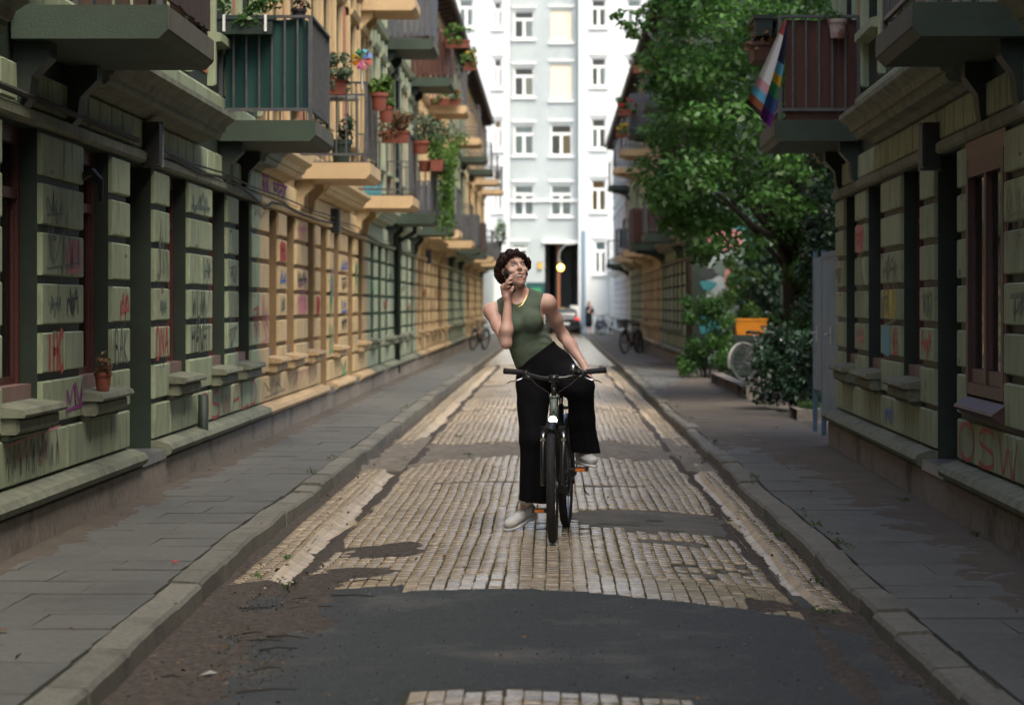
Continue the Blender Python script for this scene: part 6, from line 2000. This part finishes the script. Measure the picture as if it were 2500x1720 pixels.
MB().ball(hp(0, .087, -.0735), (.014, .008, .004), 10).build('tongue', M('tongue', (.35, .08, .08), .4), woman, True)
nk = MB().tube([(-.268, 15.232, 1.545), (-.255, 15.205, 1.515), (-.236, 15.192, 1.498), (-.215, 15.186, 1.490), (-.195, 15.192, 1.502), (-.175, 15.21, 1.535), (-.165, 15.235, 1.565)], .0016, 5)
nk.ball((-.222, 15.180, 1.483), (.0055, .003, .006), 8)
nk.build('necklace', M('gold_chain', (.7, .5, .2), .25, metal=1), woman)
ph = tag(empty('phone', (-.272, 15.140, 1.652)), 'black mobile phone held to the ear of the laughing woman', 'phone')
la = V3((-.42, .14, 1)).normalized()
fb = V3((.30, -.92, .20)); fb = (fb - fb.dot(la) * la).normalized()
th = la.cross(fb).normalized()
MB().obox((0, 0, 0), la * .076, fb * .036, th * .0048).build('body', MAT['box_black'], ph)
MB().obox(th * -.0053, la * .071, fb * .031, th * .0004).build('screen', MAT['screen'], ph)

# ------------------------------------------------------------------ the far pedestrian and the car
B0 = V3((1.93, 130.5, KT_R + g(120)))
def q(x, y, z): return (B0.x + x, B0.y + y, B0.z + z)
pb = [caps(q(-.02, 0, 1.45), q(0, -.01, 1.50), .06, .055), elli(q(.02, -.02, 1.60), (.085, .10, .12)), caps(q(-.08, 0, .55), q(-.10, .02, .12), .065, .045), caps(q(.08, 0, .55), q(.10, 0, .12), .065, .045),
      caps(q(-.16, 0, 1.36), q(.0, -.22, 1.15), .05, .042), caps(q(0, -.22, 1.15), q(.12, -.14, 1.42), .042, .032), caps(q(.12, -.14, 1.42), q(.13, -.12, 1.52), .035, .03), caps(q(.18, 0, 1.36), q(.26, -.05, 1.05), .05, .04), caps(q(.26, -.05, 1.05), q(.14, -.18, 1.10), .04, .03),
      elli(q(0, 0, 1.2), (.15, .10, .25)), caps(q(-.07, 0, .9), q(-.08, 0, .55), .09, .065), caps(q(.07, 0, .9), q(.08, 0, .55), .09, .065), caps(q(-.10, .02, .10), q(-.12, -.1, .05), .04, .035), caps(q(.10, 0, .10), q(.13, -.12, .05), .04, .035)]
ped = tag(link('person', sdf_mesh('person', pb, q(-.4, -.35, -.05), q(.45, .3, 1.8), .018, SKIN)), 'distant person in dark clothes with bare calves standing by the white wall', 'person')
DK = M('navy_cloth', (.012, .015, .022), .9)
link('dress', sdf_mesh('dress', [elli(q(0, 0, 1.28), (.20, .135, .22), None, .05), elli(q(-.02, 0, 1.0), (.20, .15, .25), None, .05), caps(q(0, 0, .95), q(0, 0, .55), .19, .21, .05), caps(q(-.17, 0, 1.36), q(-.08, -.12, 1.24), .075, .07), caps(q(.18, 0, 1.36), q(.24, -.03, 1.16), .075, .07)], q(-.45, -.4, .2), q(.5, .4, 1.6), .02, DK), ped)
link('hair', sdf_mesh('hair', [elli(q(.015, .02, 1.65), (.105, .115, .10)), elli(q(-.01, .07, 1.56), (.09, .06, .12))], q(-.2, -.2, 1.35), q(.25, .3, 1.8), .015, M('fair_hair', (.30, .19, .08), .6)), ped)
m = MB()
for s in (-.11, .12): m.ball(q(s, -.04, .045), (.05, .12, .045), 10)
m.build('shoes', MAT['box_black'], ped, True)

car = tag(empty('car', (.62, 128.5, road_z(.6, 128))), 'dark hatchback car parked at the far end beside the passage, tail light showing', 'car')
CP = M('dark_car_paint', (.012, .014, .016), .25, coat=.8)
secs = [(0.0, .70, .34, .88), (.06, .80, .26, .96), (.5, .86, .22, .95), (1.2, .87, .2, .94), (2.6, .87, .2, .92), (3.3, .84, .22, .86), (3.9, .74, .28, .74), (4.05, .62, .34, .62)]
def loft(secs, n=20, pw=3.2):
    vs, fs = [], []
    for y, w, z0, z1 in secs:
        for k in range(n):
            a = 2 * math.pi * k / n
            c, s = math.cos(a), math.sin(a)
            vs.append((w * math.copysign(abs(c) ** (2 / pw), c), y, (z0 + z1) / 2 + (z1 - z0) / 2 * math.copysign(abs(s) ** (2 / pw), s)))
    m_ = len(secs)
    fs = [(i * n + k, i * n + (k + 1) % n, (i + 1) * n + (k + 1) % n, (i + 1) * n + k) for i in range(m_ - 1) for k in range(n)] + [tuple(range(n)), tuple(range((m_ - 1) * n, m_ * n))]
    return vs, fs
MB().add(*loft(secs)).build('body', CP, car, True)
MB().add(*loft([(.12, .66, .80, 1.0), (.30, .68, .8, 1.24), (.62, .66, .8, 1.42), (1.6, .66, .8, 1.45), (2.2, .64, .8, 1.36), (2.95, .70, .8, .92)])).build('cabin', CP, car, True)
MB().add([(-.56, .19, 1.0), (.56, .19, 1.0), (.50, .47, 1.36), (-.50, .47, 1.36)], [(0, 1, 2, 3)]).build('rear_window', MAT['screen'], car)
for s in (-1, 1):
    MB().obox((s * .66, .045, .83), (.11, .02, 0), (0, .03, 0), (0, 0, .085)).build('tail_light', M('tail_light', (.5, .01, .02), .2, emit=(1, .05, .06, .5)), car)
    for y in (.75, 3.25):
        w = MB().lathe([(.20, -.1), (.30, -.1), (.315, -.07), (.315, .07), (.30, .1), (.20, .1)], 20, (s * .77, y, .31), 'x').build('wheel', RUB, car, True)
        MB().lathe([(.02, s * .105), (.19, s * .10)], 14, (s * .77, y, .31), 'x').build('rim', CHROME, w)
MB().box(-.26, .26, -.022, -.01, .52, .63).build('number_plate', MAT['white_trim'], car)
MB().obox((0, -.01, .40), (.74, 0, 0), (0, .05, 0), (0, 0, .07)).build('bumper', MAT['box_black'], car)
